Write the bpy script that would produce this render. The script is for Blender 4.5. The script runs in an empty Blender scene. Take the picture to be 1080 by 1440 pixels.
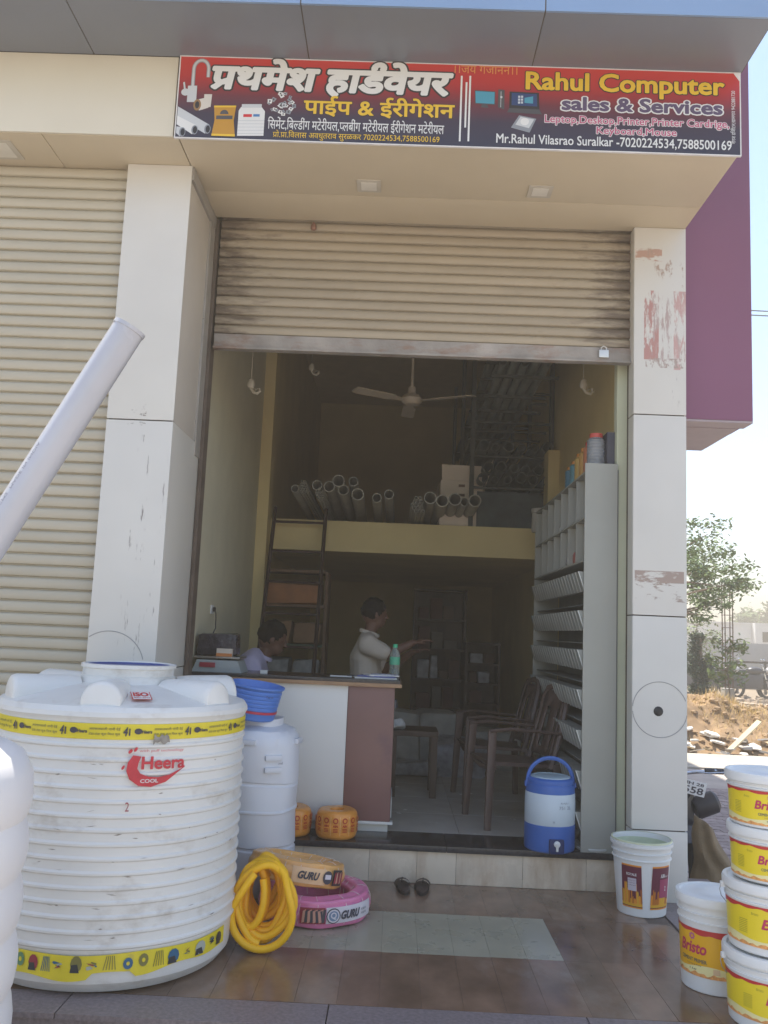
import bpy, bmesh, math, random, re
from math import sin, cos, pi, radians as RD
from mathutils import Vector, Matrix, noise
random.seed(7)
SC = bpy.context.scene
COL = SC.collection
# ---------------------------------------------------------------- camera
CAM_D, CAM_H = 5.2727, 1.45
F_PX, PITCH, ROLL, YAW = 1250.0, .133068, .0424587, .0181836
cd = bpy.data.cameras.new('camera'); cam = bpy.data.objects.new('camera', cd); COL.objects.link(cam)
cd.sensor_fit = 'VERTICAL'; cd.sensor_height = 36; cd.lens = F_PX/1440*36; cd.clip_end = 3000; cd.clip_start = .05
_F = Vector((-sin(YAW)*cos(PITCH), cos(YAW)*cos(PITCH), sin(PITCH))); _R = Vector((cos(YAW), sin(YAW), 0)); _U = _R.cross(_F)
_R2 = cos(ROLL)*_R + sin(ROLL)*_U; _U2 = -sin(ROLL)*_R + cos(ROLL)*_U
cam.matrix_world = Matrix(((_R2.x, _U2.x, -_F.x, 0), (_R2.y, _U2.y, -_F.y, -CAM_D), (_R2.z, _U2.z, -_F.z, CAM_H), (0, 0, 0, 1)))
SC.camera = cam
# ---------------------------------------------------------------- light
SUN_DIR = Vector((.28, -.27, -1)).normalized()          # the way the light travels
elev = math.asin(-SUN_DIR.z); az = math.atan2(-SUN_DIR.x, -SUN_DIR.y)
W = bpy.data.worlds.new('World'); SC.world = W; W.use_nodes = True
nt = W.node_tree; bg = nt.nodes['Background']; sk = nt.nodes.new('ShaderNodeTexSky')
sk.sky_type = 'NISHITA'; sk.sun_disc = False; sk.sun_elevation = elev; sk.sun_rotation = az
sk.air_density = 1.0; sk.dust_density = 1.0; sk.ozone_density = 1.0
nt.links.new(sk.outputs[0], bg.inputs[0]); bg.inputs[1].default_value = .15
sd = bpy.data.lights.new('sun', 'SUN'); sun = bpy.data.objects.new('sun', sd); COL.objects.link(sun)
sd.energy = 4.2; sd.angle = RD(.5); sd.color = (1, .94, .82)
sun.rotation_euler = SUN_DIR.to_track_quat('-Z', 'Y').to_euler(); sun.location = (-6, 8, 20)
SC.view_settings.view_transform = 'Standard'; SC.view_settings.look = 'None'; SC.view_settings.gamma = 1
SC.view_settings.exposure = 1.25
SC.cycles.max_bounces = 10; SC.cycles.diffuse_bounces = 7; SC.cycles.sample_clamp_indirect = 6

# ---------------------------------------------------------------- materials
_MC = {}
def M(name, col, rough=.6, metal=0., var=.12, vs=6., bump=0., bs=60., dirt=0., dcol=(.1, .08, .06), ds=3., rand=0., st=(1, 1, 1), trans=0., ior=1.45, emis=None, spec=.5, patches=(), sub=0., coat=0., dst=None, world=False):
    if name in _MC: return _MC[name]
    m = bpy.data.materials.new(name); m.use_nodes = True; t = m.node_tree; N = t.nodes; L = t.links
    p = N['Principled BSDF']; p.inputs['Roughness'].default_value = rough; p.inputs['Metallic'].default_value = metal
    p.inputs['IOR'].default_value = ior; p.inputs['Specular IOR Level'].default_value = spec
    if trans: p.inputs['Transmission Weight'].default_value = trans
    if sub: p.inputs['Subsurface Weight'].default_value = sub; p.inputs['Subsurface Radius'].default_value = (.03, .03, .03)
    if coat: p.inputs['Coat Weight'].default_value = coat; p.inputs['Coat Roughness'].default_value = .12
    tc = N.new('ShaderNodeTexCoord'); src = tc.outputs['Object']
    if world:
        g = N.new('ShaderNodeNewGeometry'); src = g.outputs['Position']
    def mapped(s, off=(0, 0, 0)):
        mp = N.new('ShaderNodeMapping'); mp.inputs['Scale'].default_value = s; mp.inputs['Location'].default_value = off
        L.new(src, mp.inputs[0])
        if rand and not world:
            oi = N.new('ShaderNodeObjectInfo'); mu = N.new('ShaderNodeMath'); mu.operation = 'MULTIPLY'; mu.inputs[1].default_value = 50
            L.new(oi.outputs['Random'], mu.inputs[0]); L.new(mu.outputs[0], mp.inputs['Location'])
        return mp.outputs[0]
    def nz(scale, s, detail=4, rough_=.55, off=(0, 0, 0)):
        n = N.new('ShaderNodeTexNoise'); n.inputs['Scale'].default_value = scale; n.inputs['Detail'].default_value = detail
        n.inputs['Roughness'].default_value = rough_; L.new(mapped(s, off), n.inputs['Vector']); return n.outputs['Fac']
    def ramp(fac, a, b):
        r = N.new('ShaderNodeMapRange'); r.inputs[1].default_value = a; r.inputs[2].default_value = b; L.new(fac, r.inputs[0]); return r.outputs[0]
    def mix(fac, a, b):
        x = N.new('ShaderNodeMix'); x.data_type = 'RGBA'
        if isinstance(fac, float): x.inputs[0].default_value = fac
        else: L.new(fac, x.inputs[0])
        for i, v in ((6, a), (7, b)):
            if isinstance(v, tuple): x.inputs[i].default_value = (*v, 1)
            else: L.new(v, x.inputs[i])
        return x.outputs[2]
    c0 = tuple(min(1, c*(1-var)) for c in col); c1 = tuple(min(1, c*(1+var)) for c in col)
    out = mix(ramp(nz(vs, st), .3, .7), c0, c1)
    if dirt:
        out = mix(ramp(nz(ds, dst or st, 6, .65, (3, 7, 1)), .78-dirt*.45, .95-dirt*.3), out, dcol)
    for (x0, x1, z0, z1, pc, sc_, stt, th, *soft) in patches:
        sp = N.new('ShaderNodeSeparateXYZ'); L.new(src, sp.inputs[0]); ms = []
        for ax, a, b in ((0, x0, x1), (2, z0, z1)):
            for op, v in (('GREATER_THAN', a), ('LESS_THAN', b)):
                k = N.new('ShaderNodeMath'); k.operation = op; L.new(sp.outputs[ax], k.inputs[0]); k.inputs[1].default_value = v; ms.append(k.outputs[0])
        nf = nz(sc_, stt, 5, .7, (x0*3, 0, z0*5))
        if soft:
            a_, b_ = soft[0]; fr_ = N.new('ShaderNodeMapRange'); fr_.inputs[1].default_value = a_; fr_.inputs[2].default_value = b_; fr_.inputs[3].default_value = -.35; fr_.inputs[4].default_value = .12
            L.new(sp.outputs[0], fr_.inputs[0]); ad = N.new('ShaderNodeMath'); ad.operation = 'ADD'; L.new(nf, ad.inputs[0]); L.new(fr_.outputs[0], ad.inputs[1]); nf = ad.outputs[0]
        ms.append(ramp(nf, th, th+(.22 if soft else .06))); f = ms[0]
        for q in ms[1:]:
            k = N.new('ShaderNodeMath'); k.operation = 'MULTIPLY'; L.new(f, k.inputs[0]); L.new(q, k.inputs[1]); f = k.outputs[0]
        out = mix(f, out, pc)
    if rand:
        oi = N.new('ShaderNodeObjectInfo'); hs = N.new('ShaderNodeHueSaturation'); r = N.new('ShaderNodeMapRange')
        r.inputs[3].default_value = 1-rand; r.inputs[4].default_value = 1+rand; L.new(oi.outputs['Random'], r.inputs[0])
        L.new(r.outputs[0], hs.inputs['Value']); L.new(out, hs.inputs['Color']); out = hs.outputs[0]
    L.new(out, p.inputs['Base Color'])
    if emis: p.inputs['Emission Color'].default_value = (*emis[0], 1); p.inputs['Emission Strength'].default_value = emis[1]
    rr = N.new('ShaderNodeMapRange'); rr.inputs[3].default_value = max(0, rough-.1); rr.inputs[4].default_value = min(1, rough+.12)
    L.new(nz(vs*2.3, st), rr.inputs[0]); L.new(rr.outputs[0], p.inputs['Roughness'])
    if bump:
        b = N.new('ShaderNodeBump'); b.inputs['Strength'].default_value = bump; b.inputs['Distance'].default_value = .01
        L.new(nz(bs, st, 5), b.inputs['Height']); L.new(b.outputs[0], p.inputs['Normal'])
    _MC[name] = m; return m

# ---------------------------------------------------------------- mesh builder
class MB:
    def __init__(s): s.bm = bmesh.new()
    def _x(s, vs, mat):
        if mat is not None:
            for v in vs: v.co = mat @ v.co
    def box(s, x0, x1, y0, y1, z0, z1, bev=0, mat=None):
        g = bmesh.ops.create_cube(s.bm, size=1)['verts']
        for v in g: v.co = Vector((x0+(v.co.x+.5)*(x1-x0), y0+(v.co.y+.5)*(y1-y0), z0+(v.co.z+.5)*(z1-z0)))
        if bev:
            es = list({e for v in g for e in v.link_edges})
            r = bmesh.ops.bevel(s.bm, geom=es, offset=bev, segments=2, affect='EDGES', profile=.7); 
            g = list({v for f in r['faces'] for v in f.verts} | {v for v in g if v.is_valid})
        s._x(g, mat); return s
    def cbox(s, c, d, bev=0, rot=(0, 0, 0)):
        from mathutils import Euler
        m = Matrix.Translation(c) @ Euler(rot).to_matrix().to_4x4()
        return s.box(-d[0]/2, d[0]/2, -d[1]/2, d[1]/2, -d[2]/2, d[2]/2, bev, m)
    def lathe(s, prof, n=32, c=(0, 0, 0), cap0=True, cap1=True, mat=None, a0=0, a1=2*pi):
        full = abs(a1-a0-2*pi) < 1e-6; m = n if full else n+1; rings = []; al = []
        for r, z in prof:
            ring = []
            if r < 1e-5: v = s.bm.verts.new((c[0], c[1], c[2]+z)); ring = [v]*m; al.append(v)
            else:
                for i in range(m):
                    a = a0+(a1-a0)*i/n; v = s.bm.verts.new((c[0]+r*cos(a), c[1]+r*sin(a), c[2]+z)); ring.append(v); al.append(v)
            rings.append(ring)
        for A, B in zip(rings, rings[1:]):
            for i in range(n):
                j = (i+1) % m if full else i+1
                f = []
                for v in (A[i], A[j], B[j], B[i]):
                    if v not in f: f.append(v)
                if len(f) > 2:
                    try: s.bm.faces.new(f)
                    except ValueError: pass
        if full:
            for fl, rg, rev in ((cap0, rings[0], 1), (cap1, rings[-1], 0)):
                if fl and rg[0] is not rg[1]:
                    s.bm.faces.new(rg[::-1] if rev else rg)
        s._x(al, mat); return s
    def tube(s, pts, r, n=8, cap=True, closed=False, flat=1., rs=None):
        P = [Vector(p) for p in pts]; k = len(P); up = None; rings = []
        for i, p in enumerate(P):
            if closed: t = (P[(i+1) % k]-P[i-1])
            else: t = (P[min(i+1, k-1)]-P[max(i-1, 0)])
            t = t.normalized() if t.length > 1e-9 else Vector((0, 0, 1))
            if up is None: up = Vector((0, 0, 1)) if abs(t.z) < .9 else Vector((1, 0, 0))
            a = t.cross(up)
            a = a.normalized() if a.length > 1e-6 else Vector((1, 0, 0)); b = a.cross(t).normalized(); up = b
            R = rs[i] if rs else r
            rings.append([s.bm.verts.new(p + a*R*cos(2*pi*j/n) + b*R*flat*sin(2*pi*j/n)) for j in range(n)])
        rg = list(zip(rings, rings[1:])) + ([(rings[-1], rings[0])] if closed else [])
        for A, B in rg:
            for j in range(n):
                try: s.bm.faces.new((A[j], A[(j+1) % n], B[(j+1) % n], B[j]))
                except ValueError: pass
        if cap and not closed:
            s.bm.faces.new(rings[0][::-1]); s.bm.faces.new(rings[-1])
        return s
    def pipe(s, a, b, ro, ri, n=16):
        a = Vector(a); b = Vector(b); m = Matrix.Translation(a) @ (b-a).to_track_quat('Z', 'Y').to_matrix().to_4x4(); l = (b-a).length
        return s.lathe([(ri, .0), (ro, 0), (ro, l), (ri, l), (ri, 0)], n, cap0=False, cap1=False, mat=m)
    def poly(s, pts):
        s.bm.faces.new([s.bm.verts.new(p) for p in pts]); return s
    def prism(s, pts, axis, a, b):
        "outline pts (2D) extruded along axis from a to b"
        def P(u, v, w): return {0: (w, u, v), 1: (u, w, v), 2: (u, v, w)}[axis]
        A = [s.bm.verts.new(P(u, v, a)) for u, v in pts]; B = [s.bm.verts.new(P(u, v, b)) for u, v in pts]; n = len(pts)
        s.bm.faces.new(A); s.bm.faces.new(B[::-1])
        for i in range(n): s.bm.faces.new((A[i], B[i], B[(i+1) % n], A[(i+1) % n]))
        return s
    def sphere(s, c, r, u=16, v=10, sc=(1, 1, 1), rot=None):
        g = bmesh.ops.create_uvsphere(s.bm, u_segments=u, v_segments=v, radius=r)['verts']
        m = Matrix.Translation(c) @ (rot or Matrix.Identity(4)) @ Matrix.Diagonal((*sc, 1)); s._x(g, m); return s
    def jitter(s, amt, sc=3., seed=0):
        for v in s.bm.verts:
            v.co += Vector(noise.noise_vector(v.co*sc+Vector((seed, 0, 0))))*amt
        return s
    def mesh(s, name, mat, smooth=False, ang=40):
        bmesh.ops.recalc_face_normals(s.bm, faces=s.bm.faces)
        me = bpy.data.meshes.new(name); s.bm.to_mesh(me); s.bm.free()
        if mat: me.materials.append(mat)
        if smooth:
            for p in me.polygons: p.use_smooth = True
            me.set_sharp_from_angle(angle=RD(ang))
        return me
    def build(s, name, mat, parent=None, smooth=False, ang=40, **k):
        return link(name, s.mesh(name, mat, smooth, ang), parent, **k)
def link(name, me, parent=None, loc=None, **k):
    o = bpy.data.objects.new(name, me); COL.objects.link(o)
    if parent is not None: o.parent = parent
    if loc is not None: o.location = loc
    for a, b in k.items(): o[a] = b
    return o
def thing(name, label, cat, loc=(0, 0, 0), rz=0, group=None):
    o = bpy.data.objects.new(name, None); COL.objects.link(o); o.location = loc; o.rotation_euler = (0, 0, rz); o.empty_display_size = .1
    o['label'] = label; o['category'] = cat
    if group: o['group'] = group
    return o
def tag(o, label, cat, group=None):
    o['label'] = label; o['category'] = cat
    if group: o['group'] = group
    return o
def copy_tree(o, parent=None, label=None, group=None):
    c = o.copy(); COL.objects.link(c)
    if parent: c.parent = parent; c.matrix_parent_inverse = o.matrix_parent_inverse.copy()
    for ch in list(o.children): copy_tree(ch, c)
    if label: c['label'] = label
    if group: c['group'] = group
    return c
def box(name, mat, x0, x1, y0, y1, z0, z1, parent=None, bev=0, **k):
    return MB().box(x0, x1, y0, y1, z0, z1, bev).build(name, mat, parent, smooth=bool(bev), **k)
# ---------------------------------------------------------------- lettering
def _raw(s_, bold=0.0, res=3, shear=0.):
    c = bpy.data.curves.new('tmp', 'FONT'); c.body = s_; c.size = 1; c.offset = bold; c.resolution_u = res; c.shear = shear
    o = bpy.data.objects.new('tmp', c); COL.objects.link(o)
    dg = bpy.context.evaluated_depsgraph_get(); dg.update()
    ev = o.evaluated_get(dg); me = ev.to_mesh()
    V = [(v.co.x, v.co.y) for v in me.vertices]; F = [tuple(p.vertices) for p in me.polygons]
    ev.to_mesh_clear(); bpy.data.objects.remove(o); bpy.data.curves.remove(c)
    return V, F
_AC = {}
def _adv(s_):
    if 'p' not in _AC: _AC['p'] = max(v[0] for v in _raw('प')[0])
    if s_ not in _AC: _AC[s_] = max(v[0] for v in _raw(s_+'प')[0])-_AC['p']
    return _AC[s_]
def _clip(V, F, xmax):
    bm = bmesh.new(); vs = [bm.verts.new((x, y, 0)) for x, y in V]
    for f in F:
        try: bm.faces.new([vs[i] for i in f])
        except ValueError: pass
    bmesh.ops.bisect_plane(bm, geom=bm.verts[:]+bm.edges[:]+bm.faces[:], plane_co=(xmax, 0, 0), plane_no=(1, 0, 0), clear_outer=True)
    bm.verts.index_update(); r = [(v.co.x, v.co.y) for v in bm.verts], [tuple(v.index for v in f.verts) for f in bm.faces]; bm.free(); return r
def compose(s_, bold=0.0, shear=0.):
    if '{' not in s_: return _raw(s_, bold, 3, shear)
    V = []; F = []; x = 0.0; w = .035+bold
    def put(v, f, dx):
        n = len(V); V.extend((a+dx, b) for a, b in v); F.extend(tuple(i+n for i in q) for q in f)
    for t in re.findall(r'\{[^}]*\}|[^{]+', s_):
        if t == '{pr}':
            put(*_raw('प', bold), x); a = _adv('प')
            q = [(.6*a-w, .24), (.6*a+w*1.2, .24+w), (.1+w, -w*.3), (.1-w, w)]; put(q, [(0, 1, 2, 3)], x); x += a
        elif t.startswith('{h'):
            v, f = _raw(t[2], bold); a = _adv(t[2]); xm = a*.72; put(*_clip(v, f, xm), x); x += xm-.02
        elif t == '{R}':
            cx, cy, r = x-.2, .74, .11; A = []; B = []
            for i in range(11):
                q = RD(200-23*i); A.append((cx+(r+w)*cos(q), cy+(r+w)*sin(q))); B.append((cx+(r-w)*cos(q), cy+(r-w)*sin(q)))
            n = len(A); put(A+B, [(i, i+1, n+i+1, n+i) for i in range(n-1)], 0)
        else:
            put(*_raw(t, bold), x); x += _adv(t)
    if shear: V = [(a+b*shear, b) for a, b in V]
    return V, F
def lettering(s_, bold=0.0, stroke=0.0, shear=0., outline=0.):
    """2D letters with small depth steps: list of (u, v, d), faces. stroke thickens by w; outline only adds the growth."""
    V2, F = compose(s_, bold, shear)
    par = list(range(len(V2)))
    def find(a):
        while par[a] != a: par[a] = par[par[a]]; a = par[a]
        return a
    for f in F:
        r = find(f[0])
        for i in f[1:]: par[find(i)] = r
    ids = {}; V = []
    for i, (x, y) in enumerate(V2):
        k = ids.setdefault(find(i), len(ids)); V.append((x, y, (k % 9)*3e-5))
    F = [tuple(f) for f in F]
    w = stroke+outline
    if w > 0:
        cnt = {}
        for f in F:
            for a, b in zip(f, f[1:]+f[:1]):
                k = (min(a, b), max(a, b)); cnt[k] = cnt.get(k, 0)+1
        j = 0
        for (a, b), c in cnt.items():
            if c != 1: continue
            ax, ay = V2[a]; bx, by = V2[b]; l = math.hypot(bx-ax, by-ay)
            if l < 1e-5: continue
            tx, ty = (bx-ax)/l*w, (by-ay)/l*w; nx, ny = -ty, tx; d = -(j % 23+1)*2e-5; j += 1
            q = [(ax-tx*.9+nx*.4, ay-ty*.9+ny*.4), (ax+nx-tx*.3, ay+ny-ty*.3), (bx+nx+tx*.3, by+ny+ty*.3), (bx+tx*.9+nx*.4, by+ty*.9+ny*.4),
                 (bx+tx*.9-nx*.4, by+ty*.9-ny*.4), (bx-nx+tx*.3, by-ny+ty*.3), (ax-nx-tx*.3, ay-ny-ty*.3), (ax-tx*.9-nx*.4, ay-ty*.9-ny*.4)]
            n = len(V); V += [(x, y, d) for x, y in q]; F.append(tuple(range(n, n+8)))
    return V, F
def _bb(V, F):
    us = [v[0] for v in V]; vs = [v[1] for v in V]; return min(us), max(us), min(vs), max(vs)
def fit_text(s_, x0, x1, z0, z1, fn, name, mat, parent, stroke=0., outline=0., shear=0., bold=0., d=0., ref=None):
    """text fitted in the box (x0..x1, z0..z1) of a 2D sheet, laid on the surface fn(u, v, depth)"""
    V, F = lettering(s_, bold, stroke, shear, outline)
    a, b, c, e = ref or _bb(V, F)
    sx = (x1-x0)/(b-a); sz = (z1-z0)/(e-c)
    me = bpy.data.meshes.new(name); me.from_pydata([fn(x0+(u-a)*sx, z0+(v-c)*sz, d+dd) for u, v, dd in V], [], F)
    me.materials.append(mat); o = link(name, me, parent); return o, (a, b, c, e)
def sheet(name, mat, pts, fn, d, parent):
    me = bpy.data.meshes.new(name); me.from_pydata([fn(u, v, d) for u, v in pts], [], [tuple(range(len(pts)))]); me.materials.append(mat)
    return link(name, me, parent)
# ================================================================ COLOURS
STEEL = M('cladding_white', (.62, .6, .54), .32, var=.04, vs=1.5, dirt=.12, dcol=(.35, .31, .26), ds=5, dst=(1, 1, .5), bump=.03, bs=12)
PILL_R = M('cladding_pillar_right', (.62, .6, .55), .32, var=.05, vs=1.5, dirt=.12, dcol=(.33, .3, .27), ds=6, dst=(1, 1, .4), patches=(
    (1.395, 1.56, 3.79, 3.87, (.46, .3, .24), 7, (1, 1, 3), .45), (1.47, 1.69, 3.62, 3.88, (.4, .3, .24), 9, (2.2, 1, 1), .56),
    (1.45, 1.54, 3.16, 3.6, (.45, .24, .21), 9, (2.5, 1, .6), .45), (1.47, 1.7, 3.15, 3.6, (.44, .34, .31), 13, (2.8, 1, .4), .52),
    (1.63, 1.706, 3.1, 3.6, (.52, .33, .3), 8, (1.8, 1, .35), .46), (1.46, 1.7, 3.11, 3.17, (.38, .3, .26), 16, (2, 1, .9), .5),
    (1.58, 1.705, 2.85, 3.12, (.34, .31, .3), 22, (2, 1, .3), .6), (1.4, 1.7, 1.69, 1.86, (.33, .26, .22), 9, (.7, 1, 2), .54), (1.4, 1.69, 1.8, 1.87, (.36, .28, .24), 6, (.6, 1, 2), .42)))
PILL_L = M('cladding_pillar_left', (.62, .6, .55), .32, var=.05, vs=1.5, dirt=.1, dcol=(.33, .3, .27), ds=6, dst=(1, 1, .4), patches=(
    (-1.47, -1.27, 1.2, 2.45, (.25, .22, .2), 17, (2.2, 1, .28), .61), (-1.5, -1.4, 2.5, 2.62, (.2, .17, .15), 26, (1, 1, 2.5), .58)))
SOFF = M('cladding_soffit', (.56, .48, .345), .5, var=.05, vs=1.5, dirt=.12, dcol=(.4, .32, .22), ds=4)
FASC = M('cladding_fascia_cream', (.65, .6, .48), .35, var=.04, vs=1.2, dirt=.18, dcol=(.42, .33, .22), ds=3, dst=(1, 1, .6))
GREYP = M('cladding_blue_grey', (.19, .21, .25), .4, metal=.25, var=.06, vs=1.2, dirt=.12, dcol=(.14, .15, .16), ds=3)
BLUEP = M('cladding_pale_blue', (.22, .33, .5), .35, metal=.2, var=.05, vs=1.2)
MAROON = M('cladding_plum', (.22, .085, .145), .38, var=.06, vs=.8, dirt=.1, dcol=(.2, .1, .15), ds=1)
GAP = M('joint_dark', (.1, .085, .07), .9, var=.3)
SHUT = M('shutter_beige', (.37, .31, .225), .5, var=.08, vs=2, dirt=.33, dcol=(.24, .17, .1), ds=3.5, dst=(1.6, 1, 9), bump=.04, bs=20, rand=.05, patches=((-1.4, 0, -1, 1, (.14, .105, .075), 3.5, (1, 1, 5), .42, (-.75, -1.28)), (0, 1.4, -1, 1, (.15, .115, .085), 3.5, (1, 1, 5), .42, (.6, 1.3))))
SHUTL = M('shutter_cream', (.46, .415, .32), .5, var=.05, vs=2, dirt=.12, dcol=(.12, .09, .07), ds=9, dst=(1, 1, 3), bump=.03, bs=20, rand=.03)
RUST = M('rusty_steel', (.33, .3, .27), .65, metal=.2, var=.3, vs=4, dirt=.6, dcol=(.24, .105, .055), ds=5, dst=(.7, 1, 2), bump=.15, bs=70)
FRAME = M('grey_frame_steel', (.36, .34, .31), .5, metal=.25, var=.1, vs=5, dirt=.25, dcol=(.16, .12, .09), ds=10)
DARKM = M('dark_steel', (.06, .05, .045), .5, metal=.4, var=.2)
GRAN = M('granite_grey_pink', (.2, .165, .165), .4, var=.25, vs=60, bump=.06, bs=120, dirt=.1, dcol=(.3, .27, .26), ds=12)
GRANB = M('granite_black', (.035, .032, .035), .22, var=.4, vs=70, dirt=.12, dcol=(.12, .1, .09), ds=6)
WOODT = M('wood_look_tile', (.185, .115, .077), .2, var=.34, vs=3.2, dirt=.5, dcol=(.27, .21, .165), ds=2.6, dst=(1.3, .8, 1), rand=.12, bump=.03, bs=30, st=(1.6, 1.1, 1), coat=.15, world=True)
GREENT = M('sage_stone_tile', (.36, .34, .25), .28, var=.12, vs=3, dirt=.4, dcol=(.27, .235, .17), ds=4, rand=.04, bump=.02, bs=30, coat=.2, world=True)
GROUT = M('grout', (.13, .1, .08), .9, var=.2)
MARB = M('veined_marble_tile', (.62, .53, .41), .25, var=.14, vs=3, dirt=.6, dcol=(.36, .22, .12), ds=2.6, dst=(1.3, 1, .35), rand=.05)
FLOORT = M('interior_floor_tile', (.5, .46, .4), .22, var=.08, vs=3, dirt=.15, dcol=(.35, .3, .24), ds=3, rand=.04)
WALLY = M('pale_yellow_plaster', (.64, .52, .26), .8, var=.06, vs=2, dirt=.12, dcol=(.33, .27, .17), ds=2, bump=.05, bs=30)
WALLG = M('pale_green_plaster', (.56, .58, .42), .75, var=.05, vs=3, dirt=.15, dcol=(.4, .38, .28), ds=4, bump=.1, bs=25)
CEIL = M('ceiling_plaster', (.64, .53, .34), .9, var=.05)
CONC = M('concrete', (.36, .33, .29), .9, var=.12, vs=3, bump=.15, bs=25)
BLDG = M('rear_plaster', (.5, .47, .42), .85, var=.06, vs=1)
WHITEP = M('white_plastic', (.78, .77, .75), .38, var=.03, vs=3, sub=.05)
BLACK = M('black_plastic', (.02, .02, .022), .4, var=.3)

# ================================================================ GROUND AND STREET
GZ = -.4
yard = M('paver_sheet', (.44, .385, .34), .9, var=.16, vs=1.5, dirt=.2, dcol=(.24, .2, .17), ds=1.2, bump=.3, bs=9, world=True)
MB().box(-70, 170, -40, 230, GZ-.4, GZ-.05).build('ground', M('dry_earth', (.3, .235, .165), .95, var=.2, vs=.4, dirt=.3, dcol=(.24, .19, .12), ds=.15, bump=.4, bs=5, world=True), kind='structure')
MB().box(-14, 30, -16, 8.74, GZ-.05, GZ-.03).build('paved_yard', yard, kind='structure')
MB().box(1.9, 40, 8.75, 10.5, GZ-.028, GZ-.006).build('road', M('road_concrete', (.42, .385, .33), .9, var=.1, vs=1, bump=.2, bs=14, world=True), kind='structure')
yard_o = bpy.data.objects['paved_yard']
PAVE = M('paver_block', (.33, .265, .25), .9, var=.15, vs=9, rand=.16, bump=.25, bs=60, dirt=.2, dcol=(.26, .22, .19), ds=8)
def paver_mesh():
    L_, B_ = .222, .135; m = MB(); pts = []
    zz = [(0, 0), (.25, .018), (.5, 0), (.75, -.018), (1, 0)]
    for t, o in zz: pts.append(((t-.5)*L_, -B_/2+o+.003))
    for t, o in zz[::-1]: pts.append(((t-.5)*L_, B_/2+o-.003))
    m.prism([(u*.985, v) for u, v in pts], 2, -.05, 0); return m.mesh('paver', PAVE)
pm = paver_mesh(); n = 0
cells = []
for j in range(52):
    for i in range(16):
        x = 1.9+i*.225+(.1125 if j % 2 else 0); y = .2+j*.138
        xl = 1.78+(y+5.27)*.0+.0; # nearest the buckets first
        lo = (960-555)/1250*(y+5.3); hi = (1100-555)/1250*(y+5.3)
        if lo-.25 < x < hi+.2: cells.append((y, x))
cells.sort()
for y, x in cells[:300]:
    link('paver', pm, yard_o, (x, y, GZ+random.uniform(-.002, .003)))
    n += 1
# shop platform
plat = MB().box(-9, 2.02, -1.78, .17, GZ-.05, -.02).build('shop_platform', GRAN, kind='structure')
box('grout_bed', GROUT, -8.99, 1.5, -1.585, .172, -.02, -.0035, plat)
tm = {}
def tile_mesh(w, d, t, mat, key):
    if key not in tm: tm[key] = MB().box(-w/2, w/2, -d/2, d/2, -t, 0, .0008).mesh('tile', mat)
    return tm[key]
TW = .1665
for r, (ya, yb) in enumerate(((-1.583, -.985), (-.985, -.39), (-.39, .17))):
    x = -5.0+(.05 if r == 2 else 0)
    k = 0
    while x+TW <= 1.5:
        g = (r == 1 and -.6 < x+TW/2 < .84)
        if r == 1: mat, key = (GREENT, 'g1') if g else (WOODT, 'w1')
        else: mat, key = WOODT, 'w%d' % r
        link('tile', tile_mesh(TW-.001, yb-ya-.0012, .016, mat, key), plat, (x+TW/2, (ya+yb)/2, random.uniform(-.0008, .0004)))
        x += TW; k += 1
for i in range(12):
    link('granite_slab', tile_mesh(.995, .202, .02, GRAN, 'gs'), plat, (-8.4+i*1.0-.3, -1.69, .001))
for i in range(3):
    link('granite_slab', tile_mesh(.5, .7, .02, GRAN, 'gs2'), plat, (1.76, -1.2+i*.704, .001))
# step: riser slabs, black nosing, raised shop floor
step = MB().box(-1.33, 1.44, .176, .6, -.02, .18).build('door_step', CONC, kind='structure')
xs = [-1.25, -.87, -.49, -.1, .18, .41, .80, 1.17, 1.44]
for a, b in zip(xs, xs[1:]): box('marble_slab', MARB, a+.001, b-.001, .166, .175, .001, .181, step, .001)
box('nosing', GRANB, -1.25, .35, .148, .5, .181, .216, step, .004); box('nosing', GRANB, .352, 1.44, .148, .5, .181, .216, step, .004)
flo = MB().box(-1.36, 1.5, .5, 8.1, -.1, .195).build('shop_floor', GROUT, kind='structure')
for i in range(5):
    for j in range(13):
        link('tile', tile_mesh(.597, .597, .02, FLOORT, 'ft'), flo, (-1.05+i*.6, .802+j*.6, .2155))

# ================================================================ BUILDING SHELL
shell = thing('shop_building', 'cream two storey shop building with plum wing behind the open hardware shop', 'building', (0, 0, 0))
# side walls of the shop room
MB().box(-1.5, -1.3, .2, 2.72, -.1, 4.9).build('side_wall', M('cream_plaster', (.58, .54, .39), .75, var=.05, vs=3, dirt=.15, dcol=(.4, .36, .24), ds=2, bump=.08, bs=25), shell)
MB().box(-1.5, -1.28, 2.95, 8.1, -.1, 4.9).build('side_wall', WALLY, shell)
MB().box(-1.5, -1.2, 2.72, 2.95, -.1, 4.9).build('wall_pier', WALLY, shell)
MB().box(1.43, 1.6, .2, 8.1, -.1, 4.9).build('side_wall', WALLY, shell)
MB().box(1.33, 1.43, 2.7, 2.94, 2.45, 3.15).build('wall_pier', WALLY, shell)
MB().box(-1.5, 1.6, 8.1, 8.3, -.1, 4.9).build('rear_wall', WALLY, shell)
MB().box(-1.5, 1.6, .2, 8.3, 4.9, 5.05).build('ceiling', CEIL, shell)
MB().box(-1.5, 1.6, .26, .42, 4.2, 4.9).build('lintel', BLDG, shell)
lf = MB().box(-1.28, 1.43, 2.95, 8.1, 2.165, 2.45).build('loft_slab', WALLY, shell)
MB().box(1.335, 1.43, .19, .27, .217, 4.1, .008).jitter(.004, 9).build('door_jamb', WALLG, shell)
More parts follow.
